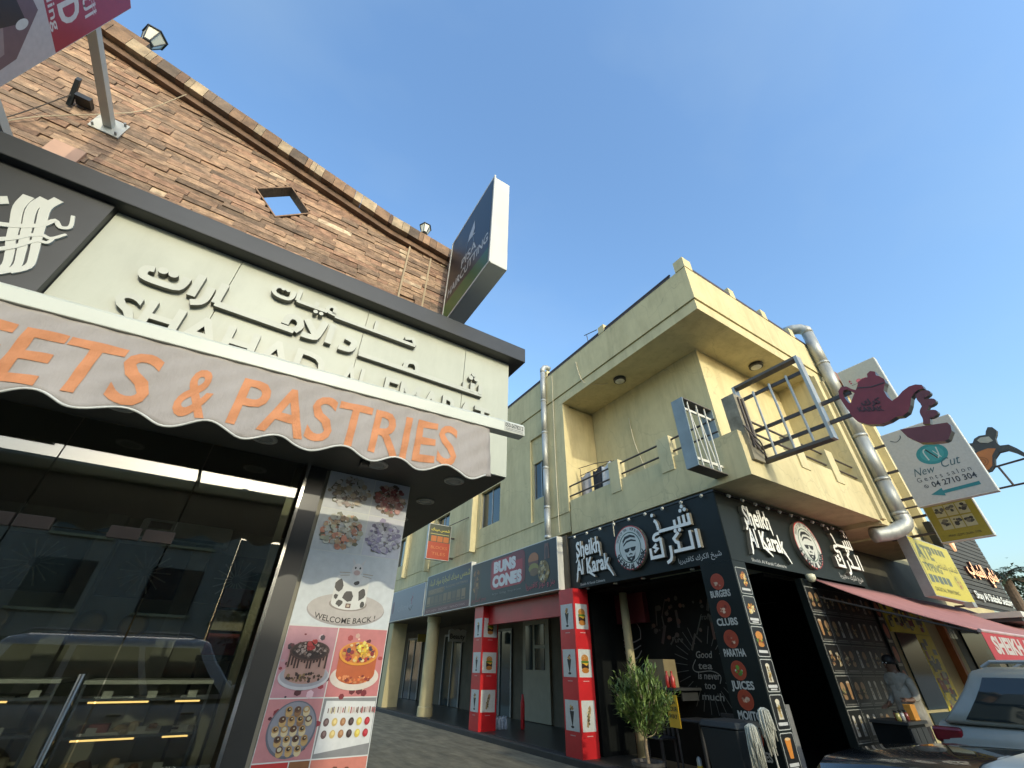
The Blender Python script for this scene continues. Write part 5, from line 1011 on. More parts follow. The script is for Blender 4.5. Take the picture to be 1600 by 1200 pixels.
MB().prism(pot, pp, -0.12, 0.0).build('pot', mat('sign_dark_grey', (0.05, 0.055, 0.055), 0.5, 0.1), t)
inn = [(1.985, 6.21), (1.93, 6.27), (1.84, 6.22), (1.84, 6.10), (1.96, 6.06), (1.99, 6.13)]
MB().prism(inn, pp, 0.0, 0.006).build('handle_infill', mat('sign_pale_grey', (0.40, 0.41, 0.36), 0.5), t)
MB().prism([(1.70, 6.33), (1.62, 6.37), (1.48, 6.34), (1.46, 6.22), (1.56, 6.20), (1.68, 6.26)], pp, 0.0, 0.006).build('lid_infill', MATS['sign_pale_grey'], t)
MB().prism([(1.95, 5.96), (1.82, 6.06), (1.62, 6.08), (1.50, 6.03), (1.63, 5.90), (1.73, 5.68), (1.82, 5.61), (1.93, 5.60), (2.005, 5.68), (2.01, 5.84)], pp, 0.0, 0.006).build('orange_belly', mat('sign_orange', (0.42, 0.16, 0.05), 0.5, 0.1), t)
for r_ in (0.055, 0.10): MB().ribbon([(1.84 + r_ * math.cos(a * 0.3), 5.82 + r_ * math.sin(a * 0.3)) for a in range(22)], 0.012, pp, 0.006, 0.009).build('ring_motif', mat('motif_brown', (0.22, 0.09, 0.03), 0.5), t)
for pts in ([(1.70, 5.65), (1.1, 5.68)], [(1.66, 5.66), (1.62, 5.17)], [(3.9, 5.17), (0.9, 5.17)]): MB().tube([(14.56, u, v) for u, v in pts], 0.022, 6).build('arm', RAIL, t)
# yellow print-shop fascia
t = thing('shop_sign', 'yellow print shop fascia with black lettering and pictures below the olive sign', 'sign', (14, 3.6, 2.95))
MB().box(12.92, 15.32, 3.50, 3.70, 2.96, 4.22).build('box', GREYM, t)
p = Print(fA(3.50), 0.0012); q = random.Random(9); p.r(12.94, 15.30, 2.98, 4.20, (222, 206, 66)).r(12.98, 13.02, 3.2, 4.1, (120, 116, 56)).t('ATE', 13.08, 14.0, 3.78, 0.30, (120, 120, 60), 0.04).t('TYPING', 13.1, 14.1, 3.5, 0.17, (120, 120, 60), 0.04)
for i in range(5): p.r(13.1 + 0.25 * i, 13.3 + 0.25 * i, 3.25 + 0.02 * (i % 2), 3.42, (100, 110, 96)); p.r(13.9 + 0.2 * i, 14.05 + 0.2 * i, 3.95, 4.1, (110, 110, 70))
p.t(ar('المتقدم للطباعة'), 14.0, 15.2, 3.62, None, (126, 116, 56), 0.01).e(14.85, 3.38, 0.22, 0.16, (200, 186, 70)).blobs(12, 14.85, 3.38, 0.15, 0.1, 0.02, 0.05, [(190, 130, 70), (120, 110, 60)], q, 6).t('DIGITAL PRINTING', 13.1, 14.5, 3.08, 0.08, (130, 124, 50), 0.01).done('printed_face', t)
MB().box(14.0, 14.22, 3.25, 3.40, 2.80, 2.90).build('flood_lamp', GREYM, t); MB().box(14.08, 14.14, 3.401, 3.60, 2.82, 2.86).build('lamp_arm', RAIL, t)
# dark slatted sign
t = thing('shop_sign', 'dark slatted shop sign with glowing orange Arabic script and white lettering', 'sign', (17, 3.6, 2.95))
SL = mat('dark_slat', (0.055, 0.052, 0.042), 0.6, 0.2, 4, streak=(0.3, 1, 1))
MB().box(15.36, 18.6, 3.56, 3.7, 2.98, 4.95).build('backing', BLACK, t)
for i in range(17): MB().box(15.34, 18.62, 3.52, 3.559, 2.99 + 0.115 * i, 3.085 + 0.115 * i).build('slat', SL, t)
GL = mat('glowing_orange_letter', (0.8, 0.45, 0.25), 0.5, 0.05, emit=((1.0, 0.5, 0.25), 0.35))
raised('letter', ar('شاي الشباب'), 16.0, 18.3, 3.72, 0.30, fA(3.52), 0, 0.06, [GL, DK], t, 0.03)
raised('letter', 'Shay Al Shabab Seating', 15.6, 18.4, 3.12, 0.17, fA(3.52), 0, 0.04, [LW, LG], t, 0.02)
MB().prism([(15.75, 4.88), (16.0, 4.88), (16.15, 4.5), (16.0, 4.25), (15.85, 4.5)], fA(3.52), 0, 0.05).build('cup_motif', GL, t)
t = thing('flat_canopy', 'white edged flat canopy below the dark slatted sign', 'canopy', (17, 3.2, 2.7)); MB().box(15.6, 19.5, 2.9, 4.2, 2.68, 2.80).build('slab', WHITE, t); MB().box(15.65, 19.5, 2.95, 4.2, 2.6, 2.679).build('underside', CHAR, t)
# neighbouring shop front under the awning
t = thing('print_shop_front', 'yellow sticker covered print shop front behind the pink awning', 'shop front', (13.6, 4.3, 0.12))
MB().box(12.06, 15.8, 4.34, 4.5, 0.121, 2.98).build('wall', CC, t); MB().box(12.06, 19.0, 5.0, 5.1, 2.981, 4.29).build('upper_wall', mat('painted_shade_brown', (0.085, 0.078, 0.052), 0.7, 0.2, 2), t); MB().box(12.06, 19.0, 4.501, 4.999, 2.90, 2.98).build('ledge', mat('painted_shade_brown', (0.085, 0.078, 0.052)), t)  # dark brown of upper wall and ledge stands in for the recess shade
YEL = mat('yellow_vinyl', (0.72, 0.60, 0.05), 0.5, 0.1)
for k, (x0_, x1_, z0_, z1_) in enumerate(((12.35, 13.35, 1.0, 2.3), (12.35, 13.35, 0.2, 0.95))): MB().box(x0_, x1_, 4.31, 4.338, z0_, z1_).build('window', WINGL, t)
for k, (x0_, x1_, z0_, z1_) in enumerate(((12.2, 14.2, 2.31, 2.95), (13.36, 14.2, 0.2, 2.30))):
    f_ = MB().box(x0_, x1_, 4.315, 4.339, z0_, z1_).build('vinyl', YEL, t); p = Print(fA(4.315), 0.001); q = random.Random(k + 5)
    for i in range(60): x = q.uniform(x0_ + .05, x1_ - .25); z_ = q.uniform(z0_ + .05, z1_ - .2); p.r(x, x + q.uniform(.08, .22), z_, z_ + q.uniform(.06, .16), q.choice([(50, 52, 48), (90, 90, 76), (190, 186, 150), (150, 50, 46), (230, 220, 120), (110, 120, 110)]))
    p.done('print', f_)['kind'] = 'stuff'
MB().box(14.9, 15.05, 4.2, 4.339, 0.13, 2.7).build('orange_post', mat('orange_post', (0.42, 0.15, 0.05), 0.6, 0.15), t)
for i in range(4): MB().box(15.1 + 0.2 * i, 15.26 + 0.2 * i, 4.30, 4.339, 2.3, 2.6).build('upper_pane', mat('grey_pane', (0.2, 0.22, 0.2), 0.2), t)
# pink sloping awning
t = thing('street_awning', 'pink sloping fabric awning with red lettered valance along the street shops', 'awning', (12, 3.3, 2.1))
PINK = mat('pink_awning_fabric', (0.38, 0.17, 0.155), 0.9, 0.08, 3, 0.2, 200)
b = MB(); nx = 30
for i in range(nx + 1):
    x = 9.5 + 8.0 * i / nx
    for j in range(9): q_ = j / 8; b.v.append((x, 4.295 + (2.29 - 4.295) * q_, 3.08 + (2.12 - 3.08) * q_ - 0.06 * math.sin(math.pi * q_) + 0.01 * math.sin(i * 1.7) * math.sin(math.pi * q_)))
for i in range(nx):
    for j in range(8): a = i * 9 + j; b.f.append([a, a + 1, a + 10, a + 9]); b.m.append(0); b.c.append(None)
o_ = b.build('canopy', PINK, t, smooth=True, fix=False); so_ = o_.modifiers.new('cloth', 'SOLIDIFY'); so_.thickness = 0.012
pts = [(9.5, 2.12), (17.5, 2.12)] + [(17.5 - 0.05 * i, 1.74 + (0.03 if i % 2 else 0.0)) for i in range(160)] + [(9.5, 1.74)]
MB().prism(pts, fA(2.28), -0.006, 0.0).build('valance', mat('red_valance', (0.40, 0.05, 0.055), 0.85, 0.08, 3), t)
Print(fA(2.279), 0.002).t('SHEIKH AL KARAK', 9.75, 13.2, 1.85, 0.20, (226, 216, 206), 0.045).done('lettering', t)
MB().tube([(9.49, 2.29, 2.12), (17.5, 2.29, 2.12)], 0.025, 8).build('front_bar', mat('pinkish_bar', (0.5, 0.35, 0.32), 0.5), t)
MB().tube([(9.55, 4.28, 2.75), (9.55, 2.33, 2.09)], 0.018, 8).build('arm', RAIL, t)

nb_ = thing('low_shop_building', 'low brown shop building behind the dark slatted sign', 'building', (19, 5, 0))
MB().box(15.81, 24, 4.34, 4.5, 0.121, 2.89).build('front_wall', mat('painted_shade_brown', (0.085, 0.078, 0.052)), nb_); MB().box(16.42, 24, 5.11, 9, 0.0, 4.6).build('body', CC, nb_)  # front wall repeats the shade put into the colour
for k_ in range(3):
    w_ = MB().box(16.3 + 2.4 * k_, 18.0 + 2.4 * k_, 4.30, 4.339, 0.3, 2.5).build('window', WINGL, nb_); MB().box(16.25 + 2.4 * k_, 18.05 + 2.4 * k_, 4.29, 4.338, 2.51, 2.58).build('frame', GREYM, w_)

# ------------------------------------------------------------------ parked cars
TYRE = mat('tyre_rubber', (0.02, 0.02, 0.02), 0.8, 0.2); RIM = mat('alloy_rim', (0.5, 0.5, 0.5), 0.3, 0.1, metal=0.8)
CGL = mat('car_glass', (0.012, 0.018, 0.02), 0.04, 0.1, spec=0.7); TAIL = mat('tail_lens', (0.10, 0.006, 0.012), 0.15, 0.2); HEAD = mat('head_lens', (0.6, 0.62, 0.62), 0.1, 0.1)
def loft(b, rings, m=0):
    n = len(rings[0]); vs = [p for r_ in rings for p in r_]; fs = []
    for i in range(len(rings) - 1):
        for j in range(n): fs.append((i * n + j, i * n + (j + 1) % n, (i + 1) * n + (j + 1) % n, (i + 1) * n + j))
    fs += [tuple(range(n - 1, -1, -1)), tuple(range((len(rings) - 1) * n, len(rings) * n))]
    b.add(vs, fs, m)
def car(lb, x, y, ang, paint, W, st, cab, suv=False, group='cars parked at the kerb'):
    """st: stations (x, half width, z bottom, z top) rear to front; cab: (rear base x, front base x, rear top x, front top x, belt z, roof z, half base, half top)"""
    t = thing('parked_car', lb, 'car', (x, y, 0), group); t.rotation_euler = (0, 0, ang)
    M4 = Matrix.Translation((x, y, 0)) @ Matrix.Rotation(ang, 4, 'Z')
    def T(b): b.v = [tuple(M4 @ Vector(p)) for p in b.v]; return b
    def part(b, name, m, par=None, **k): return T(b).build(name, m, par or t, **k)
    rings = []
    for (sx, hw, zb, zt) in st:
        rings.append([(sx, -hw * 0.86, zb), (sx, -hw * 0.99, zb + 0.12), (sx, -hw, zb + 0.30), (sx, -hw * 0.985, zt - 0.16), (sx, -hw * 0.93, zt - 0.045), (sx, -hw * 0.80, zt - 0.008), (sx, -hw * 0.4, zt + 0.012), (sx, hw * 0.4, zt + 0.012), (sx, hw * 0.80, zt - 0.008), (sx, hw * 0.93, zt - 0.045), (sx, hw * 0.985, zt - 0.16), (sx, hw, zb + 0.30), (sx, hw * 0.99, zb + 0.12), (sx, hw * 0.86, zb)])
    b = MB(); loft(b, rings); body = part(b, 'body', paint, smooth=True); body.modifiers.new('round', 'BEVEL').width = 0.02
    rb, fb_, rt, ft, zb, zr, hb, ht = cab
    def cp(s, q, side):            # point on cabin flank: s 0 rear .. 1 front, q 0 belt .. 1 roof
        xb = rb + (fb_ - rb) * s; xt = rt + (ft - rt) * s; k = math.sin(q * 1.15) / math.sin(1.15)
        return Vector((xb + (xt - xb) * k, side * (hb + (ht - hb) * q ** 1.6), zb + (zr - zb) * q))
    b = MB(); rg_ = []
    for q in (0.0, 0.3, 0.6, 0.85, 0.97):
        rg_.append([tuple(cp(s, q, -1)) for s in (0, 0.5, 1)] + [tuple(cp(s, q, 1)) for s in (1, 0.5, 0)])
    cx = (rt + ft) / 2
    rg_.append([(cx + (p[0] - cx) * 0.86, p[1] * 0.84, zr + 0.035) for p in rg_[-1]])
    loft(b, rg_); cabin = part(b, 'cabin', paint, smooth=True); cabin.modifiers.new('round', 'BEVEL').width = 0.03
    def pane(a0, a1, q0, q1, side, name):
        off = Vector((0, side * 0.012, 0.004)); n = 6; vs = []
        for i in range(n + 1):
            for j in range(5): s = a0 + (a1 - a0) * i / n; q = q0 + (q1 - q0) * j / 4; vs.append(tuple(cp(s, q, side) + off))
        fs = [(i * 5 + j, i * 5 + j + 1, (i + 1) * 5 + j + 1, (i + 1) * 5 + j) for i in range(n) for j in range(4)]
        b = MB(); b.add(vs, fs); part(b, name, CGL, smooth=True, fix=False)
    segs = ((0.06, 0.30), (0.33, 0.62), (0.65, 0.93)) if suv else ((0.10, 0.47), (0.51, 0.90))
    for side in (-1, 1):
        for a0, a1 in segs: pane(a0, a1, 0.08, 0.86, side, 'side_window')
    for s, nm, dx in ((0.0, 'rear_window', -0.012), (1.0, 'windscreen', 0.012)):
        vs = []
        for j in range(6):
            q = 0.06 + 0.82 * j / 5
            for i in range(5): a = cp(s, q, -1); c = cp(s, q, 1); k = 0.07 + 0.86 * i / 4; pnt = a.lerp(c, k); vs.append((pnt.x + dx, pnt.y, pnt.z + 0.006))
        b = MB(); b.add(vs, [(j * 5 + i, j * 5 + i + 1, (j + 1) * 5 + i + 1, (j + 1) * 5 + i) for j in range(5) for i in range(4)]); part(b, nm, CGL, smooth=True, fix=False)
    L0, L1 = st[0][0], st[-1][0]; hw = max(s[1] for s in st); zt0 = st[1][3]; zt1 = st[-2][3]
    for side in (-1, 1):
        s0, s1 = sorted((side * hw * 0.55, side * hw * 0.84))
        h1 = st[1][1]; t0, t1 = sorted((side * h1 * 0.74, side * (h1 * 0.99))); b = MB().box(L0 - 0.004, L0 + 0.28, t0, t1, zt0 - 0.20, zt0 - 0.055); part(b, 'tail_light', TAIL, bevel=0.03)
        b = MB().box(L1 - 0.26, L1 - 0.03, s0, s1, zt1 - 0.27, zt1 - 0.14); part(b, 'headlight', HEAD, bevel=0.02)
        mx = fb_ - 0.12; s0, s1 = sorted((side * (hb + 0.02), side * (hb + 0.22))); b = MB().box(mx - 0.06, mx + 0.06, s0, s1, zb + 0.04, zb + 0.18); part(b, 'mirror', paint, bevel=0.03)
        for xx in (L0 + (L1 - L0) * 0.40, L0 + (L1 - L0) * 0.58):
            s0, s1 = sorted((side * (hw - 0.01), side * (hw + 0.025))); b = MB().box(xx, xx + 0.16, s0, s1, zb - 0.17, zb - 0.14); part(b, 'door_handle', CHROME, bevel=0.006)
        for xx in (L0 + 0.85, L1 - 0.88):
            rw = 0.36 if suv else 0.32; yy = side * (hw - 0.10)
            b = MB().tube([(xx, yy - 0.11, rw), (xx, yy + 0.11, rw)], rw, 24); wh = part(b, 'wheel', TYRE)
            b = MB().tube([(xx, yy - 0.118, rw), (xx, yy + 0.118, rw)], rw * 0.62, 20); part(b, 'rim', RIM, wh)
        if suv: b = MB().tube([(rt + 0.1, side * ht * 0.82, zr + 0.03), (rt + 0.2, side * ht * 0.84, zr + 0.085), (ft - 0.3, side * ht * 0.84, zr + 0.085), (ft - 0.15, side * ht * 0.82, zr + 0.03)], 0.018, 8); part(b, 'roof_rail', GREYM)
    b = MB().box(L0 - 0.03, L0 + 0.1, -hw * 0.9, hw * 0.9, 0.35, 0.55); part(b, 'bumper', CHAR, bevel=0.03); b = MB().box(L1 - 0.1, L1 + 0.03, -hw * 0.88, hw * 0.88, 0.32, 0.52); part(b, 'bumper', CHAR, bevel=0.03)
    return t
SED = [(-2.25, 0.70, 0.40, 0.86), (-2.12, 0.84, 0.28, 0.98), (-1.5, 0.90, 0.24, 1.02), (0.0, 0.91, 0.22, 0.97), (0.75, 0.91, 0.22, 0.97), (1.5, 0.89, 0.24, 0.91), (2.1, 0.80, 0.28, 0.80), (2.25, 0.66, 0.36, 0.68)]
SUV = [(-2.35, 0.80, 0.50, 1.06), (-2.28, 0.91, 0.42, 1.14), (-1.5, 0.96, 0.38, 1.14), (0.0, 0.96, 0.36, 1.10), (1.0, 0.96, 0.36, 1.10), (1.8, 0.94, 0.38, 1.06), (2.25, 0.86, 0.42, 0.96), (2.38, 0.72, 0.50, 0.80)]
PBLK = mat('black_car_paint', (0.012, 0.015, 0.018), 0.25, 0.1, coat=1.0); PSIL = mat('silver_car_paint', (0.27, 0.28, 0.25), 0.5, 0.05, metal=0.2, coat=0.3, dirt=0.12); PPAL = mat('pale_car_paint', (0.52, 0.55, 0.52), 0.35, 0.05, metal=0.2, coat=0.8); PWHT = mat('white_car_paint', (0.62, 0.62, 0.60), 0.3, 0.04, coat=0.8)
BLK = [(-2.35, 0.80, 0.50, 1.06), (-2.28, 0.91, 0.42, 1.14), (-1.5, 0.96, 0.38, 1.14), (0.0, 0.96, 0.36, 1.11), (0.9, 0.96, 0.36, 1.10), (1.7, 0.95, 0.38, 1.07), (2.15, 0.88, 0.42, 1.02), (2.32, 0.74, 0.50, 0.90)]
car('black car whose bonnet shows in front of the tea shop', 5.42, 0.36, R(90), PBLK, 1.92, BLK, (-2.1, 0.75, -1.85, 0.05, 1.10, 1.62, 0.88, 0.70), True)
car('pale silver sedan roof in the bottom right corner nearest the viewer', 3.72, -0.12, R(90), PPAL, 1.82, SED, (-1.9, 1.55, -1.2, 1.05, 0.97, 1.30, 0.86, 0.66))
car('silver grey estate car with red tail light backed under the pink awning', 8.50, 0.36, R(-90), PSIL, 1.92, SUV, (-2.22, 1.15, -1.80, 0.45, 1.12, 1.63, 0.90, 0.72), True)
car('white tall four wheel drive parked behind the viewer across from the sweet shop', -0.35, -1.42, 0.0, PWHT, 1.92, SUV, (-2.2, 1.1, -1.95, 0.45, 1.12, 1.86, 0.90, 0.74), True, 'cars parked behind the viewer')
car('grey sedan parked behind the viewer to the left', -5.6, -1.6, R(180), PSIL, 1.82, SED, (-1.95, 0.95, -1.25, 0.25, 0.96, 1.42, 0.84, 0.62), False, 'cars parked behind the viewer')

# ------------------------------------------------------------------ person at the tea shop
def person():
    t = thing('person', 'person in a loose pale grey shirt and dark trousers standing at the tea shop wall', 'person', (10.25, 3.82, 0.118))
    V = []; E = []; rad = []
    def v(p, r, par=None):
        V.append(p); rad.append(r); i = len(V) - 1
        if par is not None: E.append((par, i))
        return i
    # local: faces -X, Z up
    pel = v((0.0, 0, 0.93), (0.15, 0.115)); sp = v((0.01, 0, 1.10), (0.145, 0.11), pel); ch = v((-0.01, 0, 1.30), (0.165, 0.12), sp); sh = v((-0.03, 0, 1.42), (0.13, 0.10), ch); nk = v((-0.05, 0, 1.50), (0.058, 0.058), sh); hd = v((-0.075, 0, 1.60), (0.085, 0.095), nk); v((-0.075, 0, 1.685), (0.078, 0.085), hd)
    for s in (-1, 1):
        hp = v((0.0, 0.09 * s, 0.86), (0.095, 0.095), pel); kn = v((-0.02 + 0.03 * s, 0.10 * s, 0.50), (0.065, 0.065), hp); an = v((0.03 * s + 0.02, 0.11 * s, 0.09), (0.045, 0.045), kn); v((-0.13 + 0.03 * s, 0.12 * s, 0.03), (0.04, 0.032), an)
        shd = v((-0.03, 0.175 * s, 1.395), (0.07, 0.07), sh); el = v((0.02 if s > 0 else -0.06, 0.235 * s, 1.13), (0.055, 0.055), shd)
        wr = v((-0.20, 0.20 * s, 1.10 if s < 0 else 1.02), (0.033, 0.033), el); pm = v((-0.27, 0.19 * s, 1.11 if s < 0 else 1.01), (0.034, 0.022), wr)
        for k, (dy, ln) in enumerate(((-0.03, 0.055), (-0.01, 0.07), (0.01, 0.068), (0.03, 0.052))):
            f1 = v((-0.31, 0.19 * s + dy, (1.105 if s < 0 else 1.0)), (0.010, 0.010), pm); v((-0.31 - ln * 0.7, 0.19 * s + dy * 1.1, (1.08 if s < 0 else 0.975)), (0.008, 0.008), f1)
        th = v((-0.265, 0.19 * s - 0.05 * s, 1.13 if s < 0 else 1.03), (0.011, 0.011), pm); v((-0.30, 0.19 * s - 0.065 * s, 1.13 if s < 0 else 1.02), (0.009, 0.009), th)
    me = bpy.data.meshes.new('body'); me.from_pydata(V, E, []); o = bpy.data.objects.new('body', me); COL.objects.link(o)
    o.modifiers.new('skin', 'SKIN'); sv = me.skin_vertices[0].data
    for i, r_ in enumerate(rad): sv[i].radius = (r_[1], r_[0])
    sv[0].use_root = True
    ss = o.modifiers.new('sub', 'SUBSURF'); ss.levels = 2; ss.render_levels = 2
    bpy.context.view_layer.update()
    m2 = bpy.data.meshes.new_from_object(o.evaluated_get(bpy.context.evaluated_depsgraph_get())); bpy.data.objects.remove(o)
    M4 = Matrix.Translation((10.25, 3.82, 0.118)) @ Matrix.Rotation(R(-18), 4, 'Z'); m2.transform(M4); inv = M4.inverted()
    for mm in (mat('brown_skin', (0.15, 0.08, 0.05), 0.5, 0.1), mat('pale_grey_shirt', (0.33, 0.31, 0.26), 0.85, 0.2, 9, 0.9, 22), mat('dark_trousers', (0.015, 0.015, 0.018), 0.8, 0.2)): m2.materials.append(mm)
    for p in m2.polygons:
        c = inv @ p.center; p.use_smooth = True
        if c.z > 1.475: k = 0
        elif c.z < 0.06: k = 2
        elif c.x < -0.15 and abs(c.y) > 0.12 and c.z > 0.95: k = 0
        elif c.z < 0.90: k = 2
        else: k = 1
        p.material_index = k
    link('body', m2, t)
    def T(b): b.v = [tuple(M4 @ Vector(q)) for q in b.v]; return b
    b = MB(); pr = [(0.004, 0.115), (0.05, 0.105), (0.085, 0.07), (0.098, 0.02), (0.094, -0.03)]
    b.lathe([(r_, z_) for r_, z_ in pr], (-0.055, 0, 1.625), 16); T(b).build('hair', mat('black_hair', (0.01, 0.009, 0.008), 0.6), t, smooth=True)
    # loose shirt tail
    b = MB(); rr = []
    for z_, a_, c_ in ((1.30, 0.145, 0.185), (1.12, 0.150, 0.185), (0.95, 0.160, 0.195), (0.78, 0.175, 0.205)): rr.append([(0.0 + a_ * math.cos(2 * math.pi * i / 20) * (1 + 0.05 * math.sin(5 * i)), c_ * math.sin(2 * math.pi * i / 20) * (1 + 0.04 * math.cos(7 * i)), z_ + 0.02 * math.sin(i * 1.3)) for i in range(20)])
    loft(b, rr); T(b).build('shirt', MATS['pale_grey_shirt'], t, smooth=True)
    b = MB()
    for s in (-1, 1): b.lathe([(0.006, 0.008), (0.012, 0.0), (0.006, -0.008)], (-0.163, 0.03 * s, 1.615), 6)
    T(b).build('eyes', WHITE, t)
    b = MB().hexa([(-0.165, -0.014, 1.565), (-0.165, 0.014, 1.565), (-0.195, 0.010, 1.57), (-0.195, -0.010, 1.57), (-0.162, -0.008, 1.61), (-0.162, 0.008, 1.61), (-0.170, 0.006, 1.61), (-0.170, -0.006, 1.61)]); T(b).build('nose', MATS['brown_skin'], t, smooth=True)
    b = MB().box(-0.166, -0.158, -0.028, 0.028, 1.538, 1.548); T(b).build('mouth', mat('lip', (0.06, 0.025, 0.02), 0.5), t)
    return t
person()
t = MB().box(9.72, 9.90, 3.62, 3.72, 0.98, 1.18).build('orange_carton', mat('orange_carton', (0.55, 0.24, 0.03), 0.6, 0.1), None, bevel=0.006); tag(t, 'small orange carton on the counter before the person', 'carton')
t = thing('service_counter', 'narrow dark counter carrying jars before the tea shop picture wall', 'counter', (9.8, 3.85, 0.12)); MB().box(9.3, 10.0, 3.58, 4.1, 0.94, 0.979).build('top', CHAR, t); MB().box(9.33, 9.97, 3.62, 4.08, 0.119, 0.939).build('cabinet', BLACKM, t)
for k in range(3): MB().box(9.36 + 0.2 * k, 9.54 + 0.2 * k, 3.60, 3.619, 0.2, 0.9).build('panel', CHAR, t)
for i in range(6):
    x = 9.36 + 0.075 * i; t = thing('glass_jar', ['first', 'second', 'third', 'fourth', 'fifth', 'last'][i] + ' small jar from the left on the dark tea shop counter', 'jar', (x, 3.7 + 0.05 * (i % 2), 0.98), 'jars on the tea shop counter')
    MB().lathe([(0.026, 0), (0.03, 0.02), (0.03, 0.09), (0.02, 0.10)], (x, 3.7 + 0.05 * (i % 2), 0.98), 10).build('jar', mat('jar_%d' % (i % 3), [(0.35, 0.3, 0.08), (0.2, 0.04, 0.03), (0.3, 0.3, 0.28)][i % 3], 0.2), t, smooth=True); MB().lathe([(0.024, 0.1), (0.024, 0.125)], (x, 3.7 + 0.05 * (i % 2), 0.98), 10).build('lid', BLACK, t)

# ------------------------------------------------------------------ plants and trees
LEAF = [mat('oleander_leaf_%d' % i, c, 0.55, 0.2, 8) for i, c in enumerate([(0.13, 0.20, 0.045), (0.09, 0.145, 0.035), (0.18, 0.25, 0.07)])]
BARK = mat('pale_bark', (0.26, 0.20, 0.13), 0.85, 0.25, 20, 0.5, 40)
def leafmesh(b, p, d, up, L, w, m):
    d = d.normalized(); s = d.cross(up); s = s.normalized() if s.length > 1e-4 else d.orthogonal().normalized(); n = s.cross(d)
    a = p; m1 = p + d * L * 0.5 + n * L * 0.03; tip = p + d * L - n * L * 0.08
    b.add([a, m1 + s * w / 2 + n * w * 0.15, tip, m1 - s * w / 2 + n * w * 0.15, m1], [(0, 1, 4), (1, 2, 4), (0, 4, 3), (4, 2, 3)], m)
def oleander():
    t = thing('oleander_bush', 'bushy green oleander with bare pale stem in a dark pot by the red pillar', 'plant', (6.4, 6.15, 0)); q = random.Random(31)
    MB().lathe([(0.17, 0.0), (0.21, 0.05), (0.24, 0.34), (0.26, 0.36), (0.26, 0.40), (0.22, 0.40), (0.21, 0.36)], (6.42, 6.15, 0.005), 20).build('pot', mat('dark_pot', (0.05, 0.045, 0.04), 0.6), t)
    MB().lathe([(0.205, 0.0), (0.1, 0.012)], (6.42, 6.15, 0.35), 16).build('soil', mat('soil', (0.06, 0.04, 0.025), 0.9), t)
    trunk = crom([(6.42, 6.15, 0.34), (6.40, 6.14, 0.60), (6.39, 6.08, 0.80), (6.42, 6.02, 0.95)], 5); b = MB().tube(trunk, [0.028 - 0.010 * i / (len(trunk) - 1) for i in range(len(trunk))], 8)
    tips = []
    for i in range(60):
        a = q.uniform(0, 6.28); base = Vector(trunk[q.randint(7, len(trunk) - 1)]); el_ = q.uniform(0.15, 1.3); ln = q.uniform(0.35, 0.72)
        d = Vector((math.cos(a) * math.cos(el_) * 0.75, math.sin(a) * math.cos(el_) * 0.95, math.sin(el_) * 1.05)); mid = base + d * ln * 0.5 + Vector((0, 0, -0.03)); end = base + d * ln + Vector((0, 0.04, 0.06))
        b.tube(crom([tuple(base), tuple(mid), tuple(end)], 3), [0.011, 0.009, 0.008, 0.007, 0.006, 0.005, 0.004], 5); tips.append((base, mid, end))
    b.build('stem', BARK, t, smooth=True)
    f = MB()
    for base, mid, end in tips:
        for k in range(64):
            s = q.random() ** 0.6; p = base.lerp(mid, s * 2) if s < 0.5 else mid.lerp(end, s * 2 - 1)
            if s < 0.35: continue
            dirn = (end - mid).normalized(); d = Vector((q.gauss(0, 1), q.gauss(0, 1), q.gauss(0.35, 0.7))).normalized() * 0.9 + dirn * 0.9
            leafmesh(f, p + Vector((q.gauss(0, .035), q.gauss(0, .045), q.gauss(0, .035))), d, Vector((0, 0, 1)), q.uniform(0.09, 0.17), q.uniform(0.024, 0.036), q.choice([0, 0, 1, 2]))
    f.build('crown', LEAF, t, fix=False)
oleander()
TL = [mat('tree_leaf_%d' % i, c, 0.6, 0.25, 4) for i, c in enumerate([(0.06, 0.085, 0.03), (0.04, 0.06, 0.022), (0.09, 0.11, 0.04)])]
TB = mat('tree_bark', (0.14, 0.10, 0.07), 0.9, 0.3, 12, 0.6, 30)
def tree(lb, x, y, h, r, seed, n=2600, group='street trees'):
    t = thing('leafy_tree', lb, 'tree', (x, y, 0), group); q = random.Random(seed); b = MB()
    tr_ = crom([(x, y, -0.05), (x + q.uniform(-.1, .1), y, h * 0.25), (x + q.uniform(-.2, .2), y + q.uniform(-.2, .2), h * 0.5)], 4); b.tube(tr_, [0.16 - 0.06 * i / (len(tr_) - 1) for i in range(len(tr_))], 10); cl = []
    for i in range(14):
        a = q.uniform(0, 6.28); e = q.uniform(0.1, 1.4); ln = r * q.uniform(0.6, 1.0); s = Vector(tr_[q.randint(3, len(tr_) - 1)]); en = Vector((x + math.cos(a) * math.cos(e) * ln, y + math.sin(a) * math.cos(e) * ln, h * 0.55 + math.sin(e) * h * 0.42)); b.tube([tuple(s), tuple(s.lerp(en, 0.5) + Vector((0, 0, 0.15))), tuple(en)], [0.06, 0.04, 0.015], 6); cl.append(en); cl.append(s.lerp(en, 0.72))
    b.build('trunk', TB, t, smooth=True); f = MB()
    for k in range(n):
        c = q.choice(cl); p = c + Vector((q.gauss(0, 0.30 * r * 0.6), q.gauss(0, 0.30 * r * 0.6), q.gauss(0, 0.24 * r * 0.6))); d = Vector((q.gauss(0, 1), q.gauss(0, 1), q.gauss(-0.2, 0.8)))
        leafmesh(f, p, d, Vector((0, 0, 1)), q.uniform(0.16, 0.30), q.uniform(0.10, 0.18), q.choice([0, 0, 1, 2]))
    f.build('crown', TL, t, fix=False)
tree('dense green tree beyond the slatted sign at the right edge', 35, 5.2, 5.9, 2.6, 3, 2600)
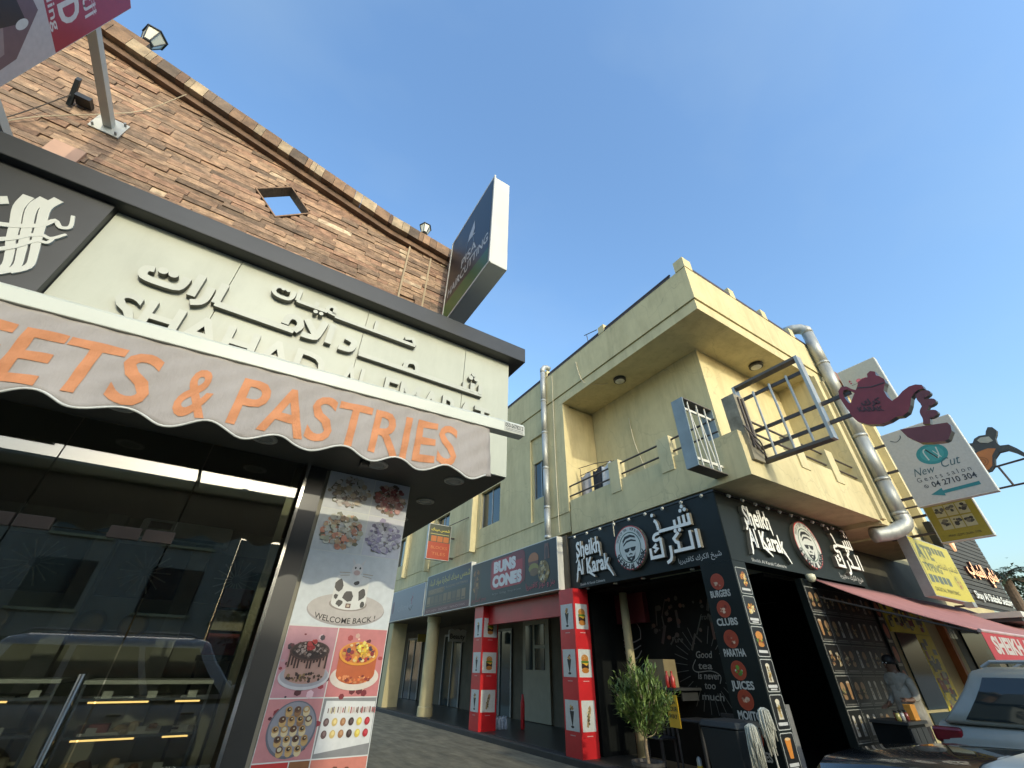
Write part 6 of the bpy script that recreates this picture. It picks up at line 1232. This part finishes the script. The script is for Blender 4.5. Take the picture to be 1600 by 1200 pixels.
tree('green street tree across the road straight behind the viewer', 2.2, -10.5, 4.2, 1.8, 5, 2200, 'trees across the road')
tree('smaller green street tree across the road to the right', 6.5, -13, 4.2, 1.7, 6, 2000, 'trees across the road')
t = thing('palm_tree', 'date palm with spiky fronds rising behind the dark slatted sign', 'tree', (24.5, 4.5, 0)); q = random.Random(12)
MB().tube([(24.5, 4.5, -0.05), (24.5, 4.5, 2.4), (24.5, 4.45, 4.5)], [0.2, 0.17, 0.15], 12).build('trunk', TB, t); f = MB()
for k in range(26):
    a = 2 * math.pi * k / 26 + q.uniform(-.1, .1); e = q.uniform(-0.1, 1.1); ln = q.uniform(1.1, 1.5)
    pts = [Vector((24.5, 4.45, 4.5)) + Vector((math.cos(a) * math.cos(e), math.sin(a) * math.cos(e), math.sin(e))) * ln * s + Vector((0, 0, -0.55 * s * s * ln)) for s in (0, .25, .5, .75, 1)]
    f.tube([tuple(p) for p in pts], [0.018, 0.014, 0.010, 0.007, 0.003], 4, 1)
    cr = crom([tuple(p) for p in pts], 8)
    for i in range(3, len(cr) - 1):
        p = Vector(cr[i]); d = (Vector(cr[i + 1]) - p).normalized(); s = d.cross(Vector((0, 0, 1))).normalized()
        for sg in (-1, 1): leafmesh(f, p, d * 0.9 + s * sg * 0.8 + Vector((0, 0, -0.15)), Vector((0, 0, 1)), 0.32 * (1 - 0.5 * i / len(cr)), 0.022, 0)
f.build('crown', [TL[1], TB], t, fix=False)

# ------------------------------------------------------------------ small things on the pavement by the corner
STR = mat('mop_cotton', (0.50, 0.49, 0.40), 0.95, 0.15, 30)
for i, (mx, my, mz, lb) in enumerate(((6.62, 4.16, 1.18, 'white string mop standing upside down nearest the menu pillar'), (6.52, 4.33, 1.00, 'shorter grey string mop standing upside down beside the bin'))):
    t = thing('string_mop', lb, 'mop', (mx, my, 0.12), 'mops drying at the corner'); q = random.Random(i + 40)
    MB().tube([(mx + 0.03, my, 0.125), (mx, my, mz - 0.03)], 0.011, 8).build('handle', mat('mop_handle', (0.5, 0.48, 0.4), 0.5), t); b = MB()
    for k in range(64):
        a = q.uniform(0, 6.28); r_ = q.uniform(0.02, 0.075); ln = q.uniform(0.22, 0.52)
        b.tube([(mx + 0.3 * r_ * math.cos(a), my + 0.3 * r_ * math.sin(a), mz), (mx + r_ * math.cos(a), my + r_ * math.sin(a), mz - 0.03), (mx + (r_ + .015) * math.cos(a), my + (r_ + .015) * math.sin(a), mz - ln * 0.5), (mx + (r_ + q.uniform(-.03, .05)) * math.cos(a + .2), my + (r_ + q.uniform(-.03, .04)) * math.sin(a + .2), mz - ln)], 0.007, 5)
    b.build('strings', STR, t, smooth=True)
t = thing('wheelie_bin', 'dark wheeled rubbish bin standing beside the menu pillar', 'bin', (6.72, 4.78, 0.12)); BIN = mat('dark_bin_plastic', (0.010, 0.013, 0.014), 0.65, 0.15)
MB().hexa([(6.50, 4.56, 0.18), (6.94, 4.56, 0.18), (6.94, 5.02, 0.18), (6.50, 5.02, 0.18), (6.44, 4.50, 0.92), (7.0, 4.50, 0.92), (7.0, 5.08, 0.92), (6.44, 5.08, 0.92)]).build('tub', BIN, t, bevel=0.02)
MB().hexa([(6.42, 4.48, 0.925), (7.02, 4.48, 0.925), (7.02, 5.1, 0.925), (6.42, 5.1, 0.925), (6.46, 4.52, 1.0), (7.0, 4.52, 1.0), (7.0, 5.06, 1.0), (6.46, 5.06, 1.0)]).build('lid', BIN, t, bevel=0.015)
for y in (4.6, 4.98): MB().tube([(6.90, y - 0.03, 0.22), (6.90, y + 0.03, 0.22)], 0.09, 14).build('wheel', TYRE, t)
for i, (x, y) in enumerate(((6.68, 4.28), (6.62, 5.35))):
    t = thing('bollard', ['grey bollard with yellow band between mops and pillar', 'grey bollard with yellow band left of the bin'][i], 'bollard', (x, y, 0.12), 'bollards at the corner'); x -= 0.0
    MB().lathe([(0.035, 0), (0.035, 0.50), (0.02, 0.53), (0.004, 0.54)], (x, y, 0.121 if x > 6.82 else 0.004), 12).build('post', GREYM, t, smooth=True); MB().lathe([(0.038, 0.36), (0.038, 0.44)], (x, y, 0.121 if x > 6.82 else 0.004), 12).build('band', mat('yellow_band', (0.6, 0.4, 0.02), 0.5), t)
t = thing('menu_board', 'bright yellow menu board on a thin stand behind the oleander bush', 'menu board', (7.15, 6.05, 0.12)); MB().hexa([(7.10, 5.98, 0.78), (7.14, 6.24, 0.78), (7.16, 6.24, 0.78), (7.12, 5.98, 0.78), (7.10, 5.98, 1.22), (7.14, 6.24, 1.22), (7.16, 6.24, 1.22), (7.12, 5.98, 1.22)]).build('board', mat('yellow_board', (0.75, 0.42, 0.01), 0.5, 0.08), t)
MB().tube([(7.16, 6.11, 0.121), (7.15, 6.11, 0.80)], 0.014, 8).build('stand', CHAR, t); MB().box(7.05, 7.27, 6.0, 6.22, 0.121, 0.135).build('foot', CHAR, t)
def bd(u, v, d=0): return (7.10 + 0.04 * (-u - 5.98) / 0.26 - d, -u, v)
Print(bd, 0.003).t('TEA', -6.22, -6.02, 1.10, 0.07, (40, 40, 30), 0.02).t('YOUR', -6.22, -6.0, 1.0, 0.06, (40, 40, 30), 0.02).t('WAY', -6.22, -6.02, 0.90, 0.06, (40, 40, 30), 0.02).done('lettering', t)
CHR = mat('black_chair_plastic', (0.02, 0.02, 0.02), 0.5, 0.2)
for i, (x, y, a) in enumerate(((7.45, 5.35, 0.3), (7.6, 6.9, -0.4))):
    t = thing('plastic_chair', ['black slatted chair behind the bin under the chalk mural', 'black slatted chair behind the oleander under the chalk mural'][i], 'chair', (x, y, 0.12), 'chairs under the mural')
    MB().box(x - 0.2, x + 0.2, y - 0.2, y + 0.2, 0.54, 0.57).build('seat', CHR, t, bevel=0.01)
    for dx in (-0.18, 0.15):
        for dy in (-0.18, 0.15): MB().box(x + dx, x + dx + 0.03, y + dy, y + dy + 0.03, 0.121, 0.539).build('leg', CHR, t)
    for k in range(4): MB().box(x + 0.17, x + 0.19, y - 0.17 + 0.1 * k, y - 0.12 + 0.1 * k, 0.571, 0.95).build('back_slat', CHR, t)
    MB().box(x + 0.16, x + 0.20, y - 0.2, y + 0.2, 0.951, 1.0).build('back_rail', CHR, t)
t = thing('cafe_table', 'small dark table under the chalk mural', 'table', (7.75, 6.1, 0.12)); MB().box(7.45, 8.05, 5.8, 6.4, 0.84, 0.87).build('top', CHR, t, bevel=0.01); MB().tube([(7.75, 6.1, 0.13), (7.75, 6.1, 0.839)], 0.035, 10).build('pedestal', CHR, t); MB().lathe([(0.22, 0), (0.2, 0.02)], (7.75, 6.1, 0.121), 18).build('base', CHR, t)
t = MB().box(7.75, 8.1, 6.7, 7.1, 1.30, 1.75).build('cardboard_carton', mat('cardboard', (0.20, 0.16, 0.08), 0.8, 0.12, 5), None); tag(t, 'brown cardboard carton on the shelf under the chalk mural', 'carton')
t = thing('wall_shelf', 'dark shelf under the brown carton against the chalk mural', 'shelf', (8.1, 6.8, 1.2)); MB().box(7.6, 8.359, 6.4, 7.3, 1.26, 1.299).build('board', CHAR, t)
for y in (6.5, 7.2): MB().box(7.9, 8.359, y, y + 0.03, 1.1, 1.259).build('bracket', CHAR, t)
for i, (x, y, c) in enumerate(((7.72, 6.52, (0.5, 0.04, 0.03)), (7.70, 6.62, (0.45, 0.04, 0.03)))):
    t = MB().lathe([(0.04, 0), (0.045, 0.02), (0.045, 0.16), (0.02, 0.2), (0.018, 0.25), (0.02, 0.26)], (x, y, 1.30), 12).build('sauce_bottle', mat('red_bottle', (0.4, 0.03, 0.02), 0.3), None, smooth=True); tag(t, ['red sauce bottle at the near end of the dark shelf', 'red sauce bottle standing next to the carton'][i], 'bottle', 'sauce bottles on the shelf')
for i, (y, zz) in enumerate(((8.05, 4.95), (7.55, 5.0), (7.2, 4.98))):      # laundry on the balcony
    t = thing('hanging_cloth', ['grey cloth drying at the alley end of the balcony', 'dark cloth drying in the middle of the balcony line', 'white cloth drying nearest the balcony post'][i], 'laundry', (7.45, y, 5.0), 'laundry on the balcony'); b = MB(); q = random.Random(i)
    for u in range(9):
        for w in range(7): b.v.append((7.40 + 0.05 * math.sin(u * 1.1 + i) * (w / 6 + .2), y - 0.2 + 0.05 * u, 5.95 - 0.16 * w * (0.9 + 0.1 * math.sin(u)) + (0.04 * math.sin(u * .8))))
    for u in range(8):
        for w in range(6): a = u * 7 + w; b.f.append([a, a + 1, a + 8, a + 7]); b.m.append(0); b.c.append(None)
    o = b.build('cloth', mat('laundry_%d' % i, [(0.4, 0.38, 0.38), (0.03, 0.03, 0.035), (0.6, 0.58, 0.55)][i], 0.9, 0.15, 9), t, smooth=True, fix=False); o.modifiers.new('c', 'SOLIDIFY').thickness = 0.006
t = thing('drying_rack', 'thin wire drying rack leaning on the balcony end wall', 'drying rack', (7.4, 7.8, 4.6))
for pts in ([(7.42, 8.25, 4.62), (7.36, 8.2, 6.15)], [(7.42, 7.0, 4.62), (7.40, 7.05, 6.0)], [(7.40, 8.28, 5.98), (7.40, 6.95, 5.96)], [(7.30, 8.2, 6.15), (7.35, 7.6, 6.1), (7.40, 7.05, 5.98)]): MB().tube(pts, 0.010, 6).build('wire', RAIL, t)
for i, (pts, lb) in enumerate((([(6.955, 7.55, 9.3), (6.95, 7.45, 8.8), (6.98, 7.3, 8.4), (7.15, 7.0, 8.235), (7.4, 6.8, 8.24)], 'pale loose cable hanging from the parapet to the loggia ceiling'), ([(8.16, 6.9, 7.4), (8.14, 6.82, 6.6), (8.15, 6.6, 5.6), (8.17, 6.6, 4.7)], 'pale cable running down the loggia wall'), ([(7.02, 6.85, 4.36), (6.97, 6.83, 4.2), (6.96, 6.82, 4.0)], 'short white cable hanging in front of the emblem'), ([(6.96, 8.75, 9.5), (6.965, 8.78, 7.0), (6.99, 8.8, 4.5)], 'pale cable running down the alley wall beside the slim downpipe'))):
    t = MB().tube(crom(pts, 6), 0.010, 6).build('cable', mat('pale_cable', (0.55, 0.5, 0.36), 0.7)); tag(t, lb, 'cable')
t = thing('water_bottle_pack', 'shrink wrapped pack of water bottles beside the far red pillar', 'bottle pack', (7.9, 12.9, 0.12)); WB = mat('clear_blue_plastic', (0.35, 0.42, 0.5), 0.2, 0.2, 20)
for i in range(3):
    for j in range(2): MB().lathe([(0.045, 0), (0.05, 0.02), (0.05, 0.2), (0.02, 0.26), (0.018, 0.29)], (7.72 + 0.11 * i, 12.85 + 0.11 * j, 0.121), 10).build('bottle', WB, t, smooth=True)
t = MB().lathe([(0.05, 0.0), (0.06, 0.05), (0.06, 0.6), (0.035, 0.72), (0.03, 0.8)], (8.35, 12.6, 0.121), 14).build('fire_extinguisher', REDP, None, smooth=True); tag(t, 'red extinguisher standing in the arcade near the pale door', 'extinguisher')

# ------------------------------------------------------------------ across the road, behind the viewer
def block(lb, x0, x1, y0, y1, h, m, nwin, ny=3):
    t = thing('street_building', lb, 'building', ((x0 + x1) / 2, y1, 0), 'buildings across the road'); MB().box(x0, x1, y0, y1, -0.05, h).build('wall', m, t)
    for r_ in range(ny):
        for c in range(nwin):
            xa = x0 + (x1 - x0) * (c + 0.25) / nwin; xb = x0 + (x1 - x0) * (c + 0.75) / nwin; zb = 0.6 + (h - 0.8) * r_ / ny
            w = MB().box(xa, xb, y1 + 0.005, y1 + 0.03, zb, zb + 1.6).build('window', WINGL, t); MB().box(xa - 0.08, xb + 0.08, y1 + 0.004, y1 + 0.12, zb - 0.1, zb - 0.005).build('sill', STUCCO2, w)
    return t
block('three storey pale building across the road facing the sweet shop', -24, 0.0, -24, -14, 8.2, mat('pale_render', (0.42, 0.38, 0.30), 0.85, 0.08, dirt=0.2), 7)
block('lower two storey wing adjoining the pale building across the road', 0.01, 16, -24, -14.2, 6.1, mat('pale_render_b', (0.36, 0.32, 0.25), 0.85, 0.08, dirt=0.2), 5, 2)  # wing added out of view to block sky reflected in the shop glass
for i, (x, w, h, lb) in enumerate(((-0.55, 0.16, 0.13, 'small squat tank near the roof edge across the road'), (-0.25, 0.08, 0.10, 'small vent box at the roof edge across the road'))):
    t = MB().hexa([(x - w, -14.6, 8.201), (x + w, -14.6, 8.201), (x + w, -14.2, 8.201), (x - w, -14.2, 8.201), (x - w * 0.7, -14.6, 8.201 + h), (x + w * 0.7, -14.6, 8.201 + h), (x + w * 0.7, -14.2, 8.201 + h), (x - w * 0.7, -14.2, 8.201 + h)]).build('roof_box', GREYM); tag(t, lb, 'roof box')
block('long low building far across the road to the right', 4, 40, -60, -48, 6.5, mat('sand_render', (0.40, 0.33, 0.24), 0.85, 0.08, dirt=0.2), 9, 2)
t = thing('street_building', 'plain sand coloured building closing the far end of the alley', 'building', (3, 60, 0)); MB().box(-6, 14, 60, 66, -0.05, 7.0).build('wall', mat('sand_render', (0.40, 0.33, 0.24)), t)
for r_ in range(2):
    for c_ in range(5): w_ = MB().box(-4 + 3.4 * c_, -2.6 + 3.4 * c_, 59.95, 59.995, 1.0 + 3.1 * r_, 2.6 + 3.1 * r_).build('window', WINGL, t); MB().box(-4.1 + 3.4 * c_, -2.5 + 3.4 * c_, 59.88, 59.994, 0.88 + 3.1 * r_, 0.99 + 3.1 * r_).build('sill', STUCCO2, w_)
